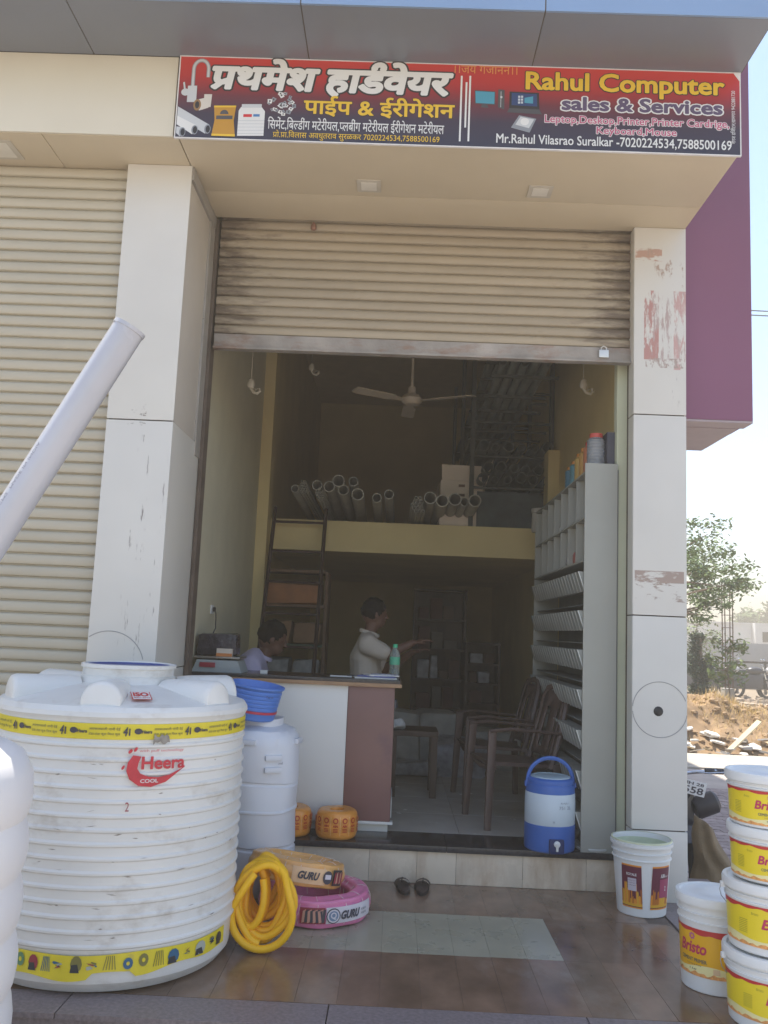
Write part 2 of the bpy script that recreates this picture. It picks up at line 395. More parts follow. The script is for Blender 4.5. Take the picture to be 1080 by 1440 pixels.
# outer masses; unseen upper storey and rear block shaped for their cast shade
MB().box(1.6, 1.715, .33, 7.3, GZ-.05, 10.4).build('outer_wall', BLDG, shell)
MB().box(-20, 1.714, .45, 8.6, 5.06, 10.4).build('shade_upper_storey', FASC, shell)
MB().box(-20, 1.6, 8.31, 8.6, GZ-.05, 5.05).build('outer_wall', BLDG, shell)
MB().box(-20, 1.714, 8.7, 13.4, GZ-.05, 10.4).build('shade_rear_block', BLDG, shell)
MB().box(-20, -1.52, .2, .35, 4.1, 5.05).build('outer_wall', BLDG, shell)
MB().box(-20, -1.52, -.3, -.2, -.02, 4.1).build('outer_wall', BLDG, shell)
# plum wing on the right
wing = thing('plum_wing', 'tall plum purple clad box jutting out from the building right of the sign', 'facade wing', (0, 0, 0))
MB().box(1.72, 2.155, .12, .5, 2.83, 8.6, .003).build('cladding_panel', MAROON, wing)
WS = M('cladding_wing_soffit', (.36, .29, .3), .5, var=.05)
MB().box(1.72, 2.154, .12, .27, 2.815, 2.828).build('soffit_strip', WS, wing)
MB().box(1.72, 2.12, .273, .95, 2.812, 2.826).build('soffit_strip', WS, wing)
MB().box(1.72, 2.15, .5, .95, 2.83, 8.6).build('wing_side', MAROON, wing)

# ---------------------------------------------------------------- canopy with cladding
can = thing('canopy', 'cream and blue grey clad canopy over both shop fronts', 'canopy', (0, 0, 4))
def part(name, mat, x0, x1, y0, y1, z0, z1, parent, bev=.002):
    o = MB().box(x0, x1, y0, y1, z0, z1, bev).build(name, mat, parent, smooth=True); o.matrix_parent_inverse = parent.matrix_world.inverted() if False else Matrix.Translation(-parent.location); return o
part('core', GAP, -19.9, 1.69, -.845, .1, 4.03, 5.05, can, 0)
for a, b in ((-8.0, -6.0), (-6.0, -4.0), (-4.0, -1.288), (-1.284, 1.705)): part('fascia_panel', FASC, a+.002, b-.002, -.862, -.847, 4.012, 4.468, can)
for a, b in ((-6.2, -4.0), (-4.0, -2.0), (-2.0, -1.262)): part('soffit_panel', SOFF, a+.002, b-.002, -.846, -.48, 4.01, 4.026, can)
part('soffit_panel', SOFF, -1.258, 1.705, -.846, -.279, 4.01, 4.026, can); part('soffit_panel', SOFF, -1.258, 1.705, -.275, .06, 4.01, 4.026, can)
part('side_panel', FASC, 1.69, 1.705, -.846, .11, 4.028, 4.468, can)
xs = [-6.2, -4.5, -2.9, -1.75, -.585, .61, 1.722]
for a, b in zip(xs, xs[1:]):
    part('grey_soffit_panel', GREYP, a+.003, b-.003, -1.29, -.864, 4.47, 4.486, can)
    part('blue_fascia_panel', BLUEP, a+.003, b-.003, -1.306, -1.292, 4.47, 5.7, can)
    part('joint_strip', GAP, b-.003, b+.003, -1.302, -.864, 4.476, 4.6, can, 0)
part('upper_core', GAP, -19.9, 1.705, -1.288, .44, 4.49, 5.7, can, 0)
part('side_panel', BLUEP, 1.706, 1.72, -1.29, .3, 4.488, 5.7, can)
for x, y in ((-.256, -.41), (.735, -.41)):
    dl = thing('recessed_light', 'small square recessed downlight in the soffit, '+('left' if x < 0 else 'right')+' one below the sign', 'downlight', (x, y, 4.01), 0, 'unlit downlights in the soffit')
    MB().box(-.07, .07, -.07, .07, -.006, -.001, .001).build('frame', M('downlight_frame', (.5, .46, .38), .5), dl)
    MB().box(-.045, .045, -.045, .045, -.009, -.0065, .001).build('diffuser', M('downlight_glass', (.66, .63, .55), .3), dl)
dl = thing('recessed_light', 'large square recessed downlight at the far left edge of the soffit', 'downlight', (-2.33, -.68, 4.01))
MB().box(-.13, .13, -.1, .1, -.006, -.001, .001).build('frame', M('downlight_frame', ()), dl)
MB().box(-.1, .1, -.075, .075, -.009, -.0065, .001).build('diffuser', M('downlight_glass', ()), dl)

# ---------------------------------------------------------------- pillars
pl = thing('cladded_pillar', 'white clad pillar between the closed shutter and the open shop', 'pillar', (-1.43, -.4, 0))
def pp(name, mat, *a, parent=pl, bev=.002): return part(name, mat, *a, parent, bev)
pp('core', GAP, -1.605, -1.262, -.555, .17, 0, 4.005, bev=0)
for a, b in ((.0, 1.19), (1.194, 2.528), (2.533, 4.008)):
    pp('cladding_panel', PILL_L, -1.615, -1.2505, -.568, -.556, a+.002, b)
    if a < 2: pp('cladding_panel', STEEL, -1.2615, -1.25, -.555, .1, a+.002, b)
pp('cladding_panel', M('side_board_beige', (.5, .46, .4), .6, var=.06, vs=2, dirt=.18, dcol=(.3, .24, .18), ds=4), -1.262, -1.256, -.555, -.05, 2.534, 3.93)
pp('steel_angle', FRAME, -1.262, -1.243, -.05, .095, 3.3, 3.93); pp('steel_angle', FRAME, -1.262, -1.243, -.05, .095, 2.45, 3.297)
pp('steel_angle', FRAME, -1.262, -1.24, -.555, .095, 3.932, 4.008)
def ring(R, c, a0, a1, nrm_y, parent, r=.0022, n=48):
    o = MB().tube([(c[0]+R*cos(a0+(a1-a0)*i/n), nrm_y, c[2]+R*sin(a0+(a1-a0)*i/n)) for i in range(n+1)], r, 5).build('scratch_arc', M('scuff_grey', (.3, .29, .29), .7), parent)
    o.matrix_parent_inverse = Matrix.Translation(-parent.location); return o
ring(.19, (-1.5, 0, 1.2), RD(15), RD(165-40), -.5688, pl)
pr = thing('cladded_pillar', 'white clad corner pillar with peeled poster marks right of the open shop', 'pillar', (1.55, .15, 0))
def rp(name, mat, *a, bev=.002): return part(name, mat, *a, pr, bev)
rp('core', GAP, 1.4, 1.697, .012, .32, GZ, 4.005, bev=0)
for a, b in ((GZ, -.001), (.0, .388), (.393, 1.602), (1.607, 2.812), (2.817, 4.008)):
    rp('cladding_panel', PILL_R, 1.389, 1.706, 0, .011, a+.002, b)
    rp('cladding_panel', STEEL, 1.388, 1.3995, .0115, .12, a+.002, b)
    rp('cladding_panel', STEEL, 1.6975, 1.707, .0115, .32, a+.002, b)
ring(.158, (1.549, 0, 1.067), RD(20), RD(175), -.0008, pr); ring(.158, (1.549, 0, 1.067), RD(185), RD(350), -.0008, pr)
o = MB().lathe([(0, .006), (.018, .006), (.026, .003), (.028, 0)], 14, mat=Matrix.Translation((1.54, -.0005, 1.057)) @ Matrix.Rotation(RD(90), 4, 'X')).build('wall_plug', BLACK, pr, True); o.matrix_parent_inverse = Matrix.Translation(-pr.location)

# ---------------------------------------------------------------- rolling shutters
def slat_mesh(w, mat, key):
    prof = []
    P_ = .0635
    prof = [(.004, 0), (-.004, .002), (-.0105, .006), (-.0135, .013), (-.015, .025), (-.0145, .038), (-.0115, .048), (-.006, .0545), (.0005, .0575), (.007, .0585), (.007, P_)]
    m = MB(); nx = 1; 
    A = [m.bm.verts.new((-w/2, y, z)) for y, z in prof]; B = [m.bm.verts.new((w/2, y, z)) for y, z in prof]
    A2 = [m.bm.verts.new((-w/2, y+.004, z)) for y, z in prof]; B2 = [m.bm.verts.new((w/2, y+.004, z)) for y, z in prof]
    for i in range(len(prof)-1):
        m.bm.faces.new((A[i], B[i], B[i+1], A[i+1])); m.bm.faces.new((A2[i+1], B2[i+1], B2[i], A2[i]))
    m.bm.faces.new((A[0], A2[0], B2[0], B[0])); m.bm.faces.new((A[-1], B[-1], B2[-1], A2[-1]))
    return m.mesh('slat', mat, True, 30)
sh = thing('rolling_shutter', 'half raised beige rolling shutter with dirt streaks above the shop entrance', 'shutter', (.1, .1, 3.15))
sm = slat_mesh(2.62, SHUT, 'a')
END = M('shutter_end_grime', (.2, .155, .115), .7, var=.3, vs=6)
for i in range(13): link('slat', sm, sh, (0, random.uniform(-.0015, .0015), .105+i*.0635))
bb = MB().box(-1.305, 1.3, -.028, .012, 0, .1, .004).build('bottom_bar', RUST, sh, True)
MB().box(-1.305, 1.3, -.05, -.0285, 0, .012, .002).build('bottom_lip', RUST, bb)
lk = MB().box(-.03, .03, -.045, -.029, -.03, .02, .006).build('padlock', M('padlock_steel', (.6, .6, .58), .35, metal=.6), bb, True); lk.location = (1.12, 0, .06)
o = MB().tube([(-.016, 0, .018), (-.016, 0, .035), (0, 0, .045), (.016, 0, .035), (.016, 0, .018)], .004, 6).build('shackle', M('padlock_steel', ()), bb, True); o.location = (1.12, -.037, .06)
o = MB().lathe([(.012, 0), (.02, .01), (.016, .03), (.006, .05)], 10).build('hook', M('rust_brown', (.25, .13, .09), .8, var=.3), sh, True); o.location = (-.72, -.03, .80)
for x0, x1, nm in ((-1.246, -1.222, 'guide_channel'), (1.395, 1.43, 'guide_channel')):
    o = MB().box(x0, x1, .07, .18, .217 if x0 > 0 else .0, 4.0, .002).build(nm, M('guide_brown', (.13, .1, .08), .7, metal=.3, var=.25, vs=8), sh, True); o.matrix_parent_inverse = Matrix.Translation(-sh.location)
sl = thing('rolling_shutter', 'closed cream rolling shutter filling the left shop front', 'shutter', (-3.25, -.5, 0))
sm2 = slat_mesh(3.24, SHUTL, 'b')
for i in range(63): link('slat', sm2, sl, (0, random.uniform(-.001, .001), .01+i*.0635))

# ================================================================ SIGN BOARD
sg = thing('shop_sign', 'long red and black printed shop sign in Marathi and English over the entrance', 'sign', (.2, -.868, 4.0))
t = bpy.data.materials.new('sign_print'); t.use_nodes = True; N = t.node_tree.nodes; L = t.node_tree.links; P = N['Principled BSDF']
tc = N.new('ShaderNodeTexCoord'); sp = N.new('ShaderNodeSeparateXYZ'); L.new(tc.outputs['Object'], sp.inputs[0])
rmp = N.new('ShaderNodeMapRange'); rmp.inputs[1].default_value = 0; rmp.inputs[2].default_value = .47; L.new(sp.outputs[2], rmp.inputs[0])
cr = N.new('ShaderNodeValToRGB'); L.new(rmp.outputs[0], cr.inputs[0]); e = cr.color_ramp.elements
e[0].position = 0; e[0].color = (.022, .022, .045, 1); e[1].position = 1; e[1].color = (.58, .035, .03, 1)
for ps, c in ((.3, (.035, .02, .04, 1)), (.52, (.14, .02, .035, 1)), (.75, (.42, .02, .025, 1))):
    k = cr.color_ramp.elements.new(ps); k.color = c
L.new(cr.outputs[0], P.inputs['Base Color']); P.inputs['Roughness'].default_value = .3
SX0, SX1, SZ0, SZ1 = -1.272, 1.708, 4.0, 4.462
MB().box(SX0-.2, SX1-.2, -.012, 0, 0, SZ1-SZ0, .001).build('board', t, sg)
BRD = M('sign_border_white', (.7, .68, .66), .5)
for a in ((SX0-.206, SX1-.194, -.0125, .001, -.006, 0), (SX0-.206, SX1-.194, -.0125, .001, .462, .468), (SX1-.2, SX1-.194, -.0125, .001, 0, .462), (SX0-.206, SX0-.2, -.0125, .001, 0, .462)):
    MB().box(*a).build('edge_trim', BRD, sg)
MB().prism([(1.475, .462), (1.508, .462), (1.508, .415)], 1, -.0155, -.013).build('folded_corner', BRD, sg)
def fs(u, v, d): return (u-.2, -.0128-d, v-4.0)
def SXP(px): return SX0+(px-253)/787*(SX1-SX0)
def SZP(px, py):
    u = (px-253)/787; tp = 80+25*u; bt = 193+24*u; return SZ1-(py-tp)/(bt-tp)*(SZ1-SZ0)
def flat(name, col, rough=.4): return M('print_'+name, col, rough, var=.02)
PW, PY, PK, PD, PR = flat('white', (.72, .72, .7)), flat('yellow', (.75, .48, .03)), flat('black', (.02, .02, .025)), flat('navy', (.1, .07, .14)), flat('pink', (.5, .1, .2))
def stext(s_, pl_, pr_, pt, pb, mat, w=0., out=0., omat=None, shear=0., d=.002):
    "box given in photo-measured sign coordinates: left, right, top and bottom (at its left end)"
    pm_ = (pl_+pr_)/2; off = (pl_-pm_)/787*25
    x0, x1 = SXP(pl_), SXP(pr_); z1, z0 = SZP(pl_, pt), SZP(pl_, pb)
    o, ref = fit_text(s_, x0, x1, z0, z1, fs, 'lettering', mat, sg, stroke=w, shear=shear, d=d)
    if omat: fit_text(s_, x0, x1, z0, z1, fs, 'lettering_outline', omat, sg, stroke=w, outline=out, shear=shear, d=d-.0012, ref=ref)
stext('{pr}थमेश हाड{R}वेयर', 298, 640, 81, 133, PW, .045, .045, PK, .15)
stext('पाईप & ईरीगेशन', 431, 643, 135, 164, PY, .022, .03, PK)
stext('िसमेंट,िब{hल}डींग मटेरीयल,{hप}लबींग मटेरीयल ईरीगेशन मटेरीयल', 382, 629, 165, 184, PW, .006)
stext('{pr}ो.{pr}ा.िवलास अवधुतराव सुरळकर 7020224534,7588500169', 390, 623, 183.5, 196.5, PY, .0)
stext('।।जय गजानन।।', 641, 729, 93.5, 104, flat('orange', (.7, .3, .08)), .0)
stext('Rahul Computer', 741, 1019, 101.5, 135, PY, .03, .035, PK)
stext('sales & Services', 792, 1016, 136.5, 156, PD, .035, .06, PW)
stext('Leptop,Deskop,Printer,Printer Cardrige,', 769, 1025, 162, 176, PR, .015, .05, PW)
stext('Keyboard,Mouse', 841, 952, 178.5, 191.5, PR, .015, .05, PW)
stext('Mr.Rahul Vilasrao Suralkar -7020224534,7588500169', 702, 1028, 188, 203, PW, .012)
def srect(px0, px1, pt, pb, mat, d=.001, name='printed_bar'):
    x0, x1 = SXP(px0), SXP(px1); a, b = SZP(px0, pt), SZP(px0, pb)
    return sheet(name, mat, [(x0, b), (x1, b), (x1, a), (x0, a)], fs, d, sg)
srect(650, 652.5, 108, 199, PW); srect(657, 659.5, 117, 180, PW); srect(662, 664.5, 108, 199, PW)
def spoly(pts, mat, d=.001, name='printed_picture'): return sheet(name, mat, [(SXP(x), SZP(x, y)) for x, y in pts], fs, d, sg)
GR1, GR2, GR3 = flat('light_grey', (.55, .57, .58)), flat('mid_grey', (.25, .27, .3)), flat('dark_grey', (.07, .07, .08))
def circ(cx, cy, rx, ry=None, n=18, a0=0, a1=360): ry = ry or rx; return [(cx+rx*cos(RD(a0+(a1-a0)*i/n)), cy+ry*sin(RD(a0+(a1-a0)*i/n))) for i in range(n if a1-a0 == 360 else n+1)]
def band(pts, w, mat, d, name='printed_picture'):
    "flat ribbon along points in sign coordinates"
    A = []; B = []
    for i, (x, y) in enumerate(pts):
        x0, y0 = pts[max(i-1, 0)]; x1, y1 = pts[min(i+1, len(pts)-1)]; l = math.hypot(x1-x0, y1-y0); nx, ny = -(y1-y0)/l, (x1-x0)/l
        A.append((x+nx*w/2, y+ny*w/2)); B.append((x-nx*w/2, y-ny*w/2))
    V = [fs(SXP(x), SZP(x, y), d) for x, y in A+B]; n = len(A)
    me = bpy.data.meshes.new(name); me.from_pydata(V, [], [(i, i+1, n+i+1, n+i) for i in range(n-1)]); me.materials.append(mat); return link(name, me, sg)
# tap
arc = [(272.5, 140), (272.5, 104)]+[(283+10.5*cos(RD(a)), 98+12*sin(RD(a))) for a in range(180, 361, 20)]+[(293.5, 110)]
band(arc, 5.5, GR2, .0010); band(arc, 3.2, GR1, .0018); spoly([(266, 122), (279, 122), (279, 145), (266, 145)], GR1, .002); spoly(circ(263, 131, 6, 5), GR1, .0022); band([(262, 128), (260, 117)], 2.5, GR1, .0024)
# elbow fitting
spoly([(290, 134), (301, 134), (300, 152), (290, 152)], flat('cream', (.62, .58, .52)), .002); spoly([(279, 142), (296, 138), (297, 153), (284, 157)], flat('cream', ()), .0022); spoly(circ(281, 149, 5.5, 8), flat('brass', (.3, .17, .07)), .0025); spoly(circ(281, 149, 3, 5), PK, .003)
# pipes
for k, (x, y) in enumerate(((299, 183), (281, 184), (264, 187))):
    spoly([(254, y-32+k*12), (x+1, y-6.5), (x-4, y+6), (254, y-17+k*9)], (GR1, PW, GR1)[k], .001+k*.0006); spoly(circ(x-1, y, 4.5, 6.5), GR2, .0035); spoly(circ(x-.5, y, 3, 5), PK, .0042)
# cement bag
spoly([(305, 150), (320, 152), (336, 150), (334, 171), (337, 193), (304, 191), (307, 170)], flat('bag_ochre', (.5, .25, .02)), .002); spoly(circ(320, 162, 6, 6, 14, 180, 360), GR3, .0028); spoly([(309, 164), (332, 164), (332, 169), (309, 169)], GR3, .0028); spoly([(305, 150), (336, 150), (336, 152.5), (305, 152.5)], PY, .0026); spoly([(304, 189), (337, 190), (337, 193), (304, 192)], PY, .0026)
# tank
spoly([(340, 157), (343, 152), (372, 152), (377, 158), (377, 192), (340, 192)], PW, .002); spoly([(344, 148), (372, 148), (372, 153), (344, 153)], GR1, .0026); spoly([(347, 162), (359, 162), (359, 166), (347, 166)], flat('red', (.6, .02, .03)), .0028); spoly([(361, 162), (370, 162), (370, 165.5), (361, 165.5)], flat('blue', (.05, .2, .45)), .0028)
for k in range(5): band([(340, 171+k*4.5), (377, 171+k*4.5)], .8, GR1, .003)
# cluster of small fittings
rs = random.Random(3)
for k in range(26):
    a = rs.uniform(0, 6.28); r = math.sqrt(rs.random()); cx, cy = 401+r*19*cos(a), 147+r*15*sin(a); s_ = rs.uniform(2.2, 4); q = rs.uniform(0, 3)
    spoly([(cx+s_*cos(q+b)*1.2, cy+s_*sin(q+b)) for b in (0, 1.3, 3.1, 4.6)], rs.choice((GR1, PW, GR2)), .001+k*.00006); spoly(circ(cx, cy, s_*.35, n=7), GR3, .003+k*.00002)
# monitor, tower, laptop, drive
SCR = flat('screen_blue', (.06, .3, .42)); LAP = flat('screen_navy', (.02, .05, .16))
spoly([(670, 128), (699, 130), (699, 149), (671, 147)], GR3, .001); spoly([(671, 129.5), (698, 131), (698, 147.5), (672, 146)], SCR, .0016); spoly([(681, 147), (688, 147.5), (690, 153), (679, 152)], GR3, .0014)
spoly([(703, 127), (712, 128), (712, 155), (703, 152)], GR3, .001); band([(707, 130), (707, 152)], .7, GR1, .0018); spoly(circ(707.5, 138, 1.6, 1.6, 10), GR1, .002)
spoly([(719, 130), (760, 132), (761, 155), (719, 153)], PK, .001); spoly([(722, 132), (757, 134), (758, 151), (722, 149)], LAP, .0016); spoly([(719, 153), (761, 155), (765, 162), (716, 159)], GR3, .0014)
for i in range(2):
    for j in range(3): srect(731+i*4, 734+i*4, 136+j*4, 139+j*4, flat('tile_white', (.5, .55, .6)), .0022)
spoly([(740, 139), (752, 137), (752, 147), (740, 146)], SCR, .002)
spoly([(733, 163), (757, 168), (748, 187), (722, 180)], GR2, .0012); spoly([(735, 165), (754, 169), (747, 181), (728, 176)], GR1, .002); spoly(circ(741, 172, 6, 5), PW, .0024)
fit_text('नीरज डिजीटल,खामगाव 9422881720', 0, .30, 0, .028, lambda u, v, d: (SXP(1034)-.2-v, -.0128-d, .06+u), 'lettering', PW, sg, stroke=0., d=.002)

# ================================================================ WATER TANKS, DRUM, TUB
TANKW = M('tank_white', (.72, .71, .67), .42, var=.05, vs=2.5, dirt=.5, dcol=(.5, .46, .4), ds=5, dst=(1, 1, 1.6), bump=.12, bs=9, sub=.03)
YEL = M('tape_yellow', (.74, .6, .03), .45, var=.08, vs=8, dirt=.32, dcol=(.42, .33, .14), ds=7)
REDP = M('print_tank_red', (.55, .035, .05), .5, var=.12, vs=20); INK = M('print_ink', (.06, .055, .07), .6)
def bend(cx, cy, R, a_mid, z0=0.):
    "u metres along the wall from the middle angle, v height"
    def f(u, v, d):
        r = (R(v) if callable(R) else R)+d; a = a_mid+u/(R(v) if callable(R) else R)
        return (cx+r*cos(a), cy+r*sin(a), z0+v)
    return f
tk = thing('water_tank', 'big round ribbed white water storage tank with yellow tape bands and red logo', 'water tank', (-1.222, -1.12, 0))
TR = .548
prof = [(0, 0), (.47, 0), (.5, .012), (.53, .05), (.535, .075)]
z = .17
prof += [(.537, .16)]
while z < .955:
    prof += [(.541, z), (.5415, z+.006), (.549, z+.013), (.549, z+.021), (.542, z+.028)]; z += .0545
prof += [(.542, .972), (.542, 1.04), (.547, 1.052), (.553, 1.062), (.55, 1.08), (.535, 1.1), (.5, 1.112), (.4, 1.135), (.3, 1.158), (.22, 1.17), (.212, 1.19)]
prof += [(.212, 1.2), (.204, 1.202), (.204, 1.235), (.213, 1.237), (.213, 1.252), (.198, 1.254), (.19, 1.24), (.187, 1.225)]
MB().lathe(prof, 96, cap1=False).jitter(.0035, 2.6, 5).build('body', TANKW, tk, True, 25)
MB().lathe([(.188, 1.236), (.188, 1.246), (.18, 1.25), (.175, 1.243), (.13, 1.24), (0, 1.246)], 48, cap0=False, cap1=False).build('lid', M('lid_blue', (.04, .07, .25), .4), tk, True)
def lobe():
    m = MB(); n = 10
    out = [(-.082, .0), (-.082, .072)]+[(.082*cos(RD(a)), .072+.078*sin(RD(a))) for a in range(180-15, 0, -15)]+[(.082, .072), (.082, 0)]
    A = []; 
    for r, s_, dz in ((.225, .93, .0), (.3, .97, 0), (.49, 1, -.002), (.507, .985, -.006), (.514, .93, -.012)):
        A.append([m.bm.verts.new((r, x*s_, 1.055+z_*s_+(.0 if z_ < .01 else dz))) for x, z_ in out])
    for a, b in zip(A, A[1:]):
        for i in range(len(out)-1): m.bm.faces.new((a[i], a[i+1], b[i+1], b[i]))
    m.bm.faces.new(A[-1]); m.bm.faces.new(A[0][::-1])
    return m.mesh('top_lobe', TANKW, True, 50)
lm = lobe()
for k in range(6): o = link('top_lobe', lm, tk); o.rotation_euler = (0, 0, RD(-85+60*k))
MB().lathe([(.5435, .975), (.5455, .976), (.5455, 1.036), (.5435, 1.037)], 96, cap0=False, cap1=False).build('printed_tape', YEL, tk, True)
bandp = []
m = MB(); ia, ib, nn = RD(-175), RD(-12), 66
vs = []
for i in range(nn+1):
    a = ia+(ib-ia)*i/nn; zz = .082+.012*sin(i*.13)+.006*sin(i*.5); top = .162+.003*sin(i*.3)
    if i > 38 and i < 46: zz += .02
    R0 = .541; vs.append((m.bm.verts.new(((R0+.0035)*cos(a), (R0+.0035)*sin(a), zz)), m.bm.verts.new(((R0+.0035)*cos(a), (R0+.0035)*sin(a), top))))
for p_, q_ in zip(vs, vs[1:]): m.bm.faces.new((p_[0], q_[0], q_[1], p_[1]))
m.build('torn_tape', YEL, tk, True)
UG = RD(-99)
ft = bend(0, 0, .5505, UG)
REDT = flat('tape_blue', (.05, .1, .3))
for k in range(7):
    u0 = -.72+k*.255
    sheet('tape_logo', INK, [(u0+.01*cos(a)*1.6, 1.009+.012*sin(a)) for a in [i*.7 for i in range(9)]], ft, -.0012, tk)
    fit_text('Heera', u0+.014, u0+.055, 1.0, 1.014, ft, 'lettering', INK, tk, stroke=.04, shear=.2, d=-.001)
    fit_text('अससलवाली नानी देई', u0+.062, u0+.185, 1.011, 1.024, ft, 'lettering', INK, tk, d=-.001)
    fit_text('ठंडा-ठंडा कुल फिल कुल'.replace('फि', 'िफ'), u0+.062, u0+.185, .99, 1.004, ft, 'lettering', INK, tk, d=-.001)
    fit_text('4', u0+.196, u0+.214, .99, 1.026, ft, 'lettering', INK, tk, stroke=.03, shear=.2, d=-.001)
    sheet('tape_logo', INK, [(u0+.218, .992), (u0+.224, .992), (u0+.224, 1.02), (u0+.218, 1.02)], ft, -.001, tk)
# pictures of fittings on the torn tape
PIC = [flat('pic_dark', (.035, .04, .045)), flat('pic_red', (.3, .03, .05)), flat('pic_blue', (.03, .12, .22)), flat('pic_green', (.12, .25, .12)), flat('pic_grey', (.4, .42, .36)), flat('pic_olive', (.2, .18, .05))]
fl = bend(0, 0, .549, 0); rs = random.Random(8)
u = RD(-150)*.549
while u < RD(-16)*.549:
    w_ = rs.uniform(.04, .062); kind = rs.randrange(5); c = rs.choice(PIC); zc = .128+rs.uniform(-.006, .006); h_ = rs.uniform(.024, .032)
    if kind == 0: sheet('printed_pump', c, [(u+w_*.5*cos(a), zc+h_*sin(a)) for a in [i*.63 for i in range(10)]], fl, -.0012, tk); sheet('printed_pump', PIC[0], [(u-w_*.5, zc-h_), (u+w_*.3, zc-h_), (u+w_*.1, zc), (u-w_*.4, zc-.002)], fl, -.0008, tk)
    elif kind == 1: sheet('printed_tank', c, [(u-w_*.35, zc-h_), (u+w_*.35, zc-h_), (u+w_*.35, zc+h_*.7), (u+w_*.15, zc+h_), (u-w_*.15, zc+h_), (u-w_*.35, zc+h_*.7)], fl, -.0012, tk)
    elif kind == 2:
        for q in range(5): sheet('printed_pipe', c, [(u-w_*.4+q*w_*.2, zc-h_), (u-w_*.4+q*w_*.2+.003, zc-h_), (u-w_*.2+q*w_*.12+.003, zc+h_), (u-w_*.2+q*w_*.12, zc+h_)], fl, -.0012+q*.00005, tk)
    elif kind == 3:
        for q in range(5): sheet('printed_fitting', rs.choice(PIC), [(u+rs.uniform(-.4, .4)*w_+.006*cos(a), zc+.006*sin(a)+(q-2)*.005) for a in (0, 1.5, 3, 4.6)], fl, -.0012+q*.00005, tk)
    else: sheet('printed_coil', c, [(u+w_*.4*cos(a), zc+h_*.8*sin(a)) for a in [i*.52 for i in range(12)]], fl, -.0012, tk); sheet('printed_coil', YEL, [(u+w_*.14*cos(a), zc+h_*.28*sin(a)) for a in [i*.52 for i in range(12)]], fl, -.0008, tk)
    u += w_*1.25
# red logo
fr = bend(0, 0, .5545, RD(-58)); 
def logo(fn, x, z, s_, mat, par_):
    out = []
    pts = [(-.9, .55), (-.62, .62), (-.5, .5), (-.6, .3), (-.66, .05), (-.55, -.2), (-.2, -.38), (.3, -.4), (.8, -.28), (1.35, .0), (1.42, .02), (1.1, -.3), (.6, -.56), (.0, -.74), (-.5, -.7), (-.9, -.42), (-1.08, -.02), (-1.06, .3)]
    # crescent built as a strip so it follows the curved wall
    inner = [(-.5, .56), (-.6, .3), (-.64, .05), (-.5, -.16), (-.15, -.3), (.3, -.34), (.8, -.25), (1.4, .02)]
    outer = [(-.86, .62), (-1.06, .3), (-1.1, -.05), (-.95, -.4), (-.55, -.68), (0, -.74), (.65, -.55), (1.42, .0)]
    V = [fn(x+a*s_, z+b*s_, .0002) for a, b in inner+outer]; n_ = len(inner)
    me = bpy.data.meshes.new('logo'); me.from_pydata(V, [], [(i, i+1, n_+i+1, n_+i) for i in range(n_-1)]); me.materials.append(mat); lg = link('logo', me, par_)
    for (a, b, ra, rb) in ((-.98, .78, .07, .1), (-.76, .86, .06, .1), (-1.24, .1, .05, .1)): sheet('logo_drop', mat, [(x+(a+ra*cos(q)*1.2+rb*.4*sin(q))*s_, z+(b+rb*sin(q))*s_) for q in [i*.63 for i in range(10)]], fn, .0002, par_)
    fit_text('Heera', x-.48*s_, x+1.5*s_, z-.0*s_, z+.56*s_, fn, 'lettering', mat, par_, stroke=.03, d=.0008)
    fit_text('COOL', x-.48*s_, x+.3*s_, z-.56*s_, z-.4*s_, fn, 'lettering', flat('white', ()), par_, stroke=.02, d=.001)
    fit_text('with puff technology', x-.6*s_, x+1.4*s_, z+.72*s_, z+.86*s_, fn, 'lettering', mat, par_, d=.0004)
logo(fr, -.03, .86, .092, REDP, tk)
# grey tear in the tape and scuffs on the wall
SCF = M('scuff_dirt', (.3, .27, .23), .8, var=.3, vs=30)
rs = random.Random(14)
sheet('tape_tear', SCF, [(-.035+.07*i/7*1.0, .965+rs.uniform(-.012, .006)) for i in range(8)]+[(.03-.06*i/6, .99+rs.uniform(-.006, .012)) for i in range(7)], fr, .0012, tk)
for k in range(34):
    u, v = rs.uniform(-.5, .42), rs.uniform(.2, .93); l = rs.uniform(.008, .05); h_ = rs.uniform(.0008, .003); q = rs.uniform(-.25, .25)*l
    sheet('scuff', SCF, [(u, v), (u+l*.5, v-h_+q*.5), (u+l, v+q), (u+l*.6, v+h_+q*.6)], fr, .0009, tk)
# small certification mark on the dome
CM = (.04, -.44)
def dome(u, v, d):
    a = RD(-66); r = .43-v*.95; return (r*cos(a)-u*sin(a), r*sin(a)+u*cos(a), 1.128+v*.24+d+.012)
sheet('mark', flat('red', ()), [(-.04, -.05), (.04, -.05), (.04, .05), (-.04, .05)], dome, .001, tk); sheet('mark', flat('white', ()), [(-.036, -.046), (.036, -.046), (.036, .046), (-.036, .046)], dome, .0018, tk)
fit_text('ISO', -.032, .032, -.012, .038, dome, 'lettering', flat('red', ()), tk, stroke=.05, d=.0028); fit_text('9001:2015', -.032, .032, -.036, -.02, dome, 'lettering', flat('red', ()), tk, d=.0028)
fit_text('2', -.125, -.11, .70, .735, fr, 'lettering', flat('pic_red', ()), tk, d=.0012)

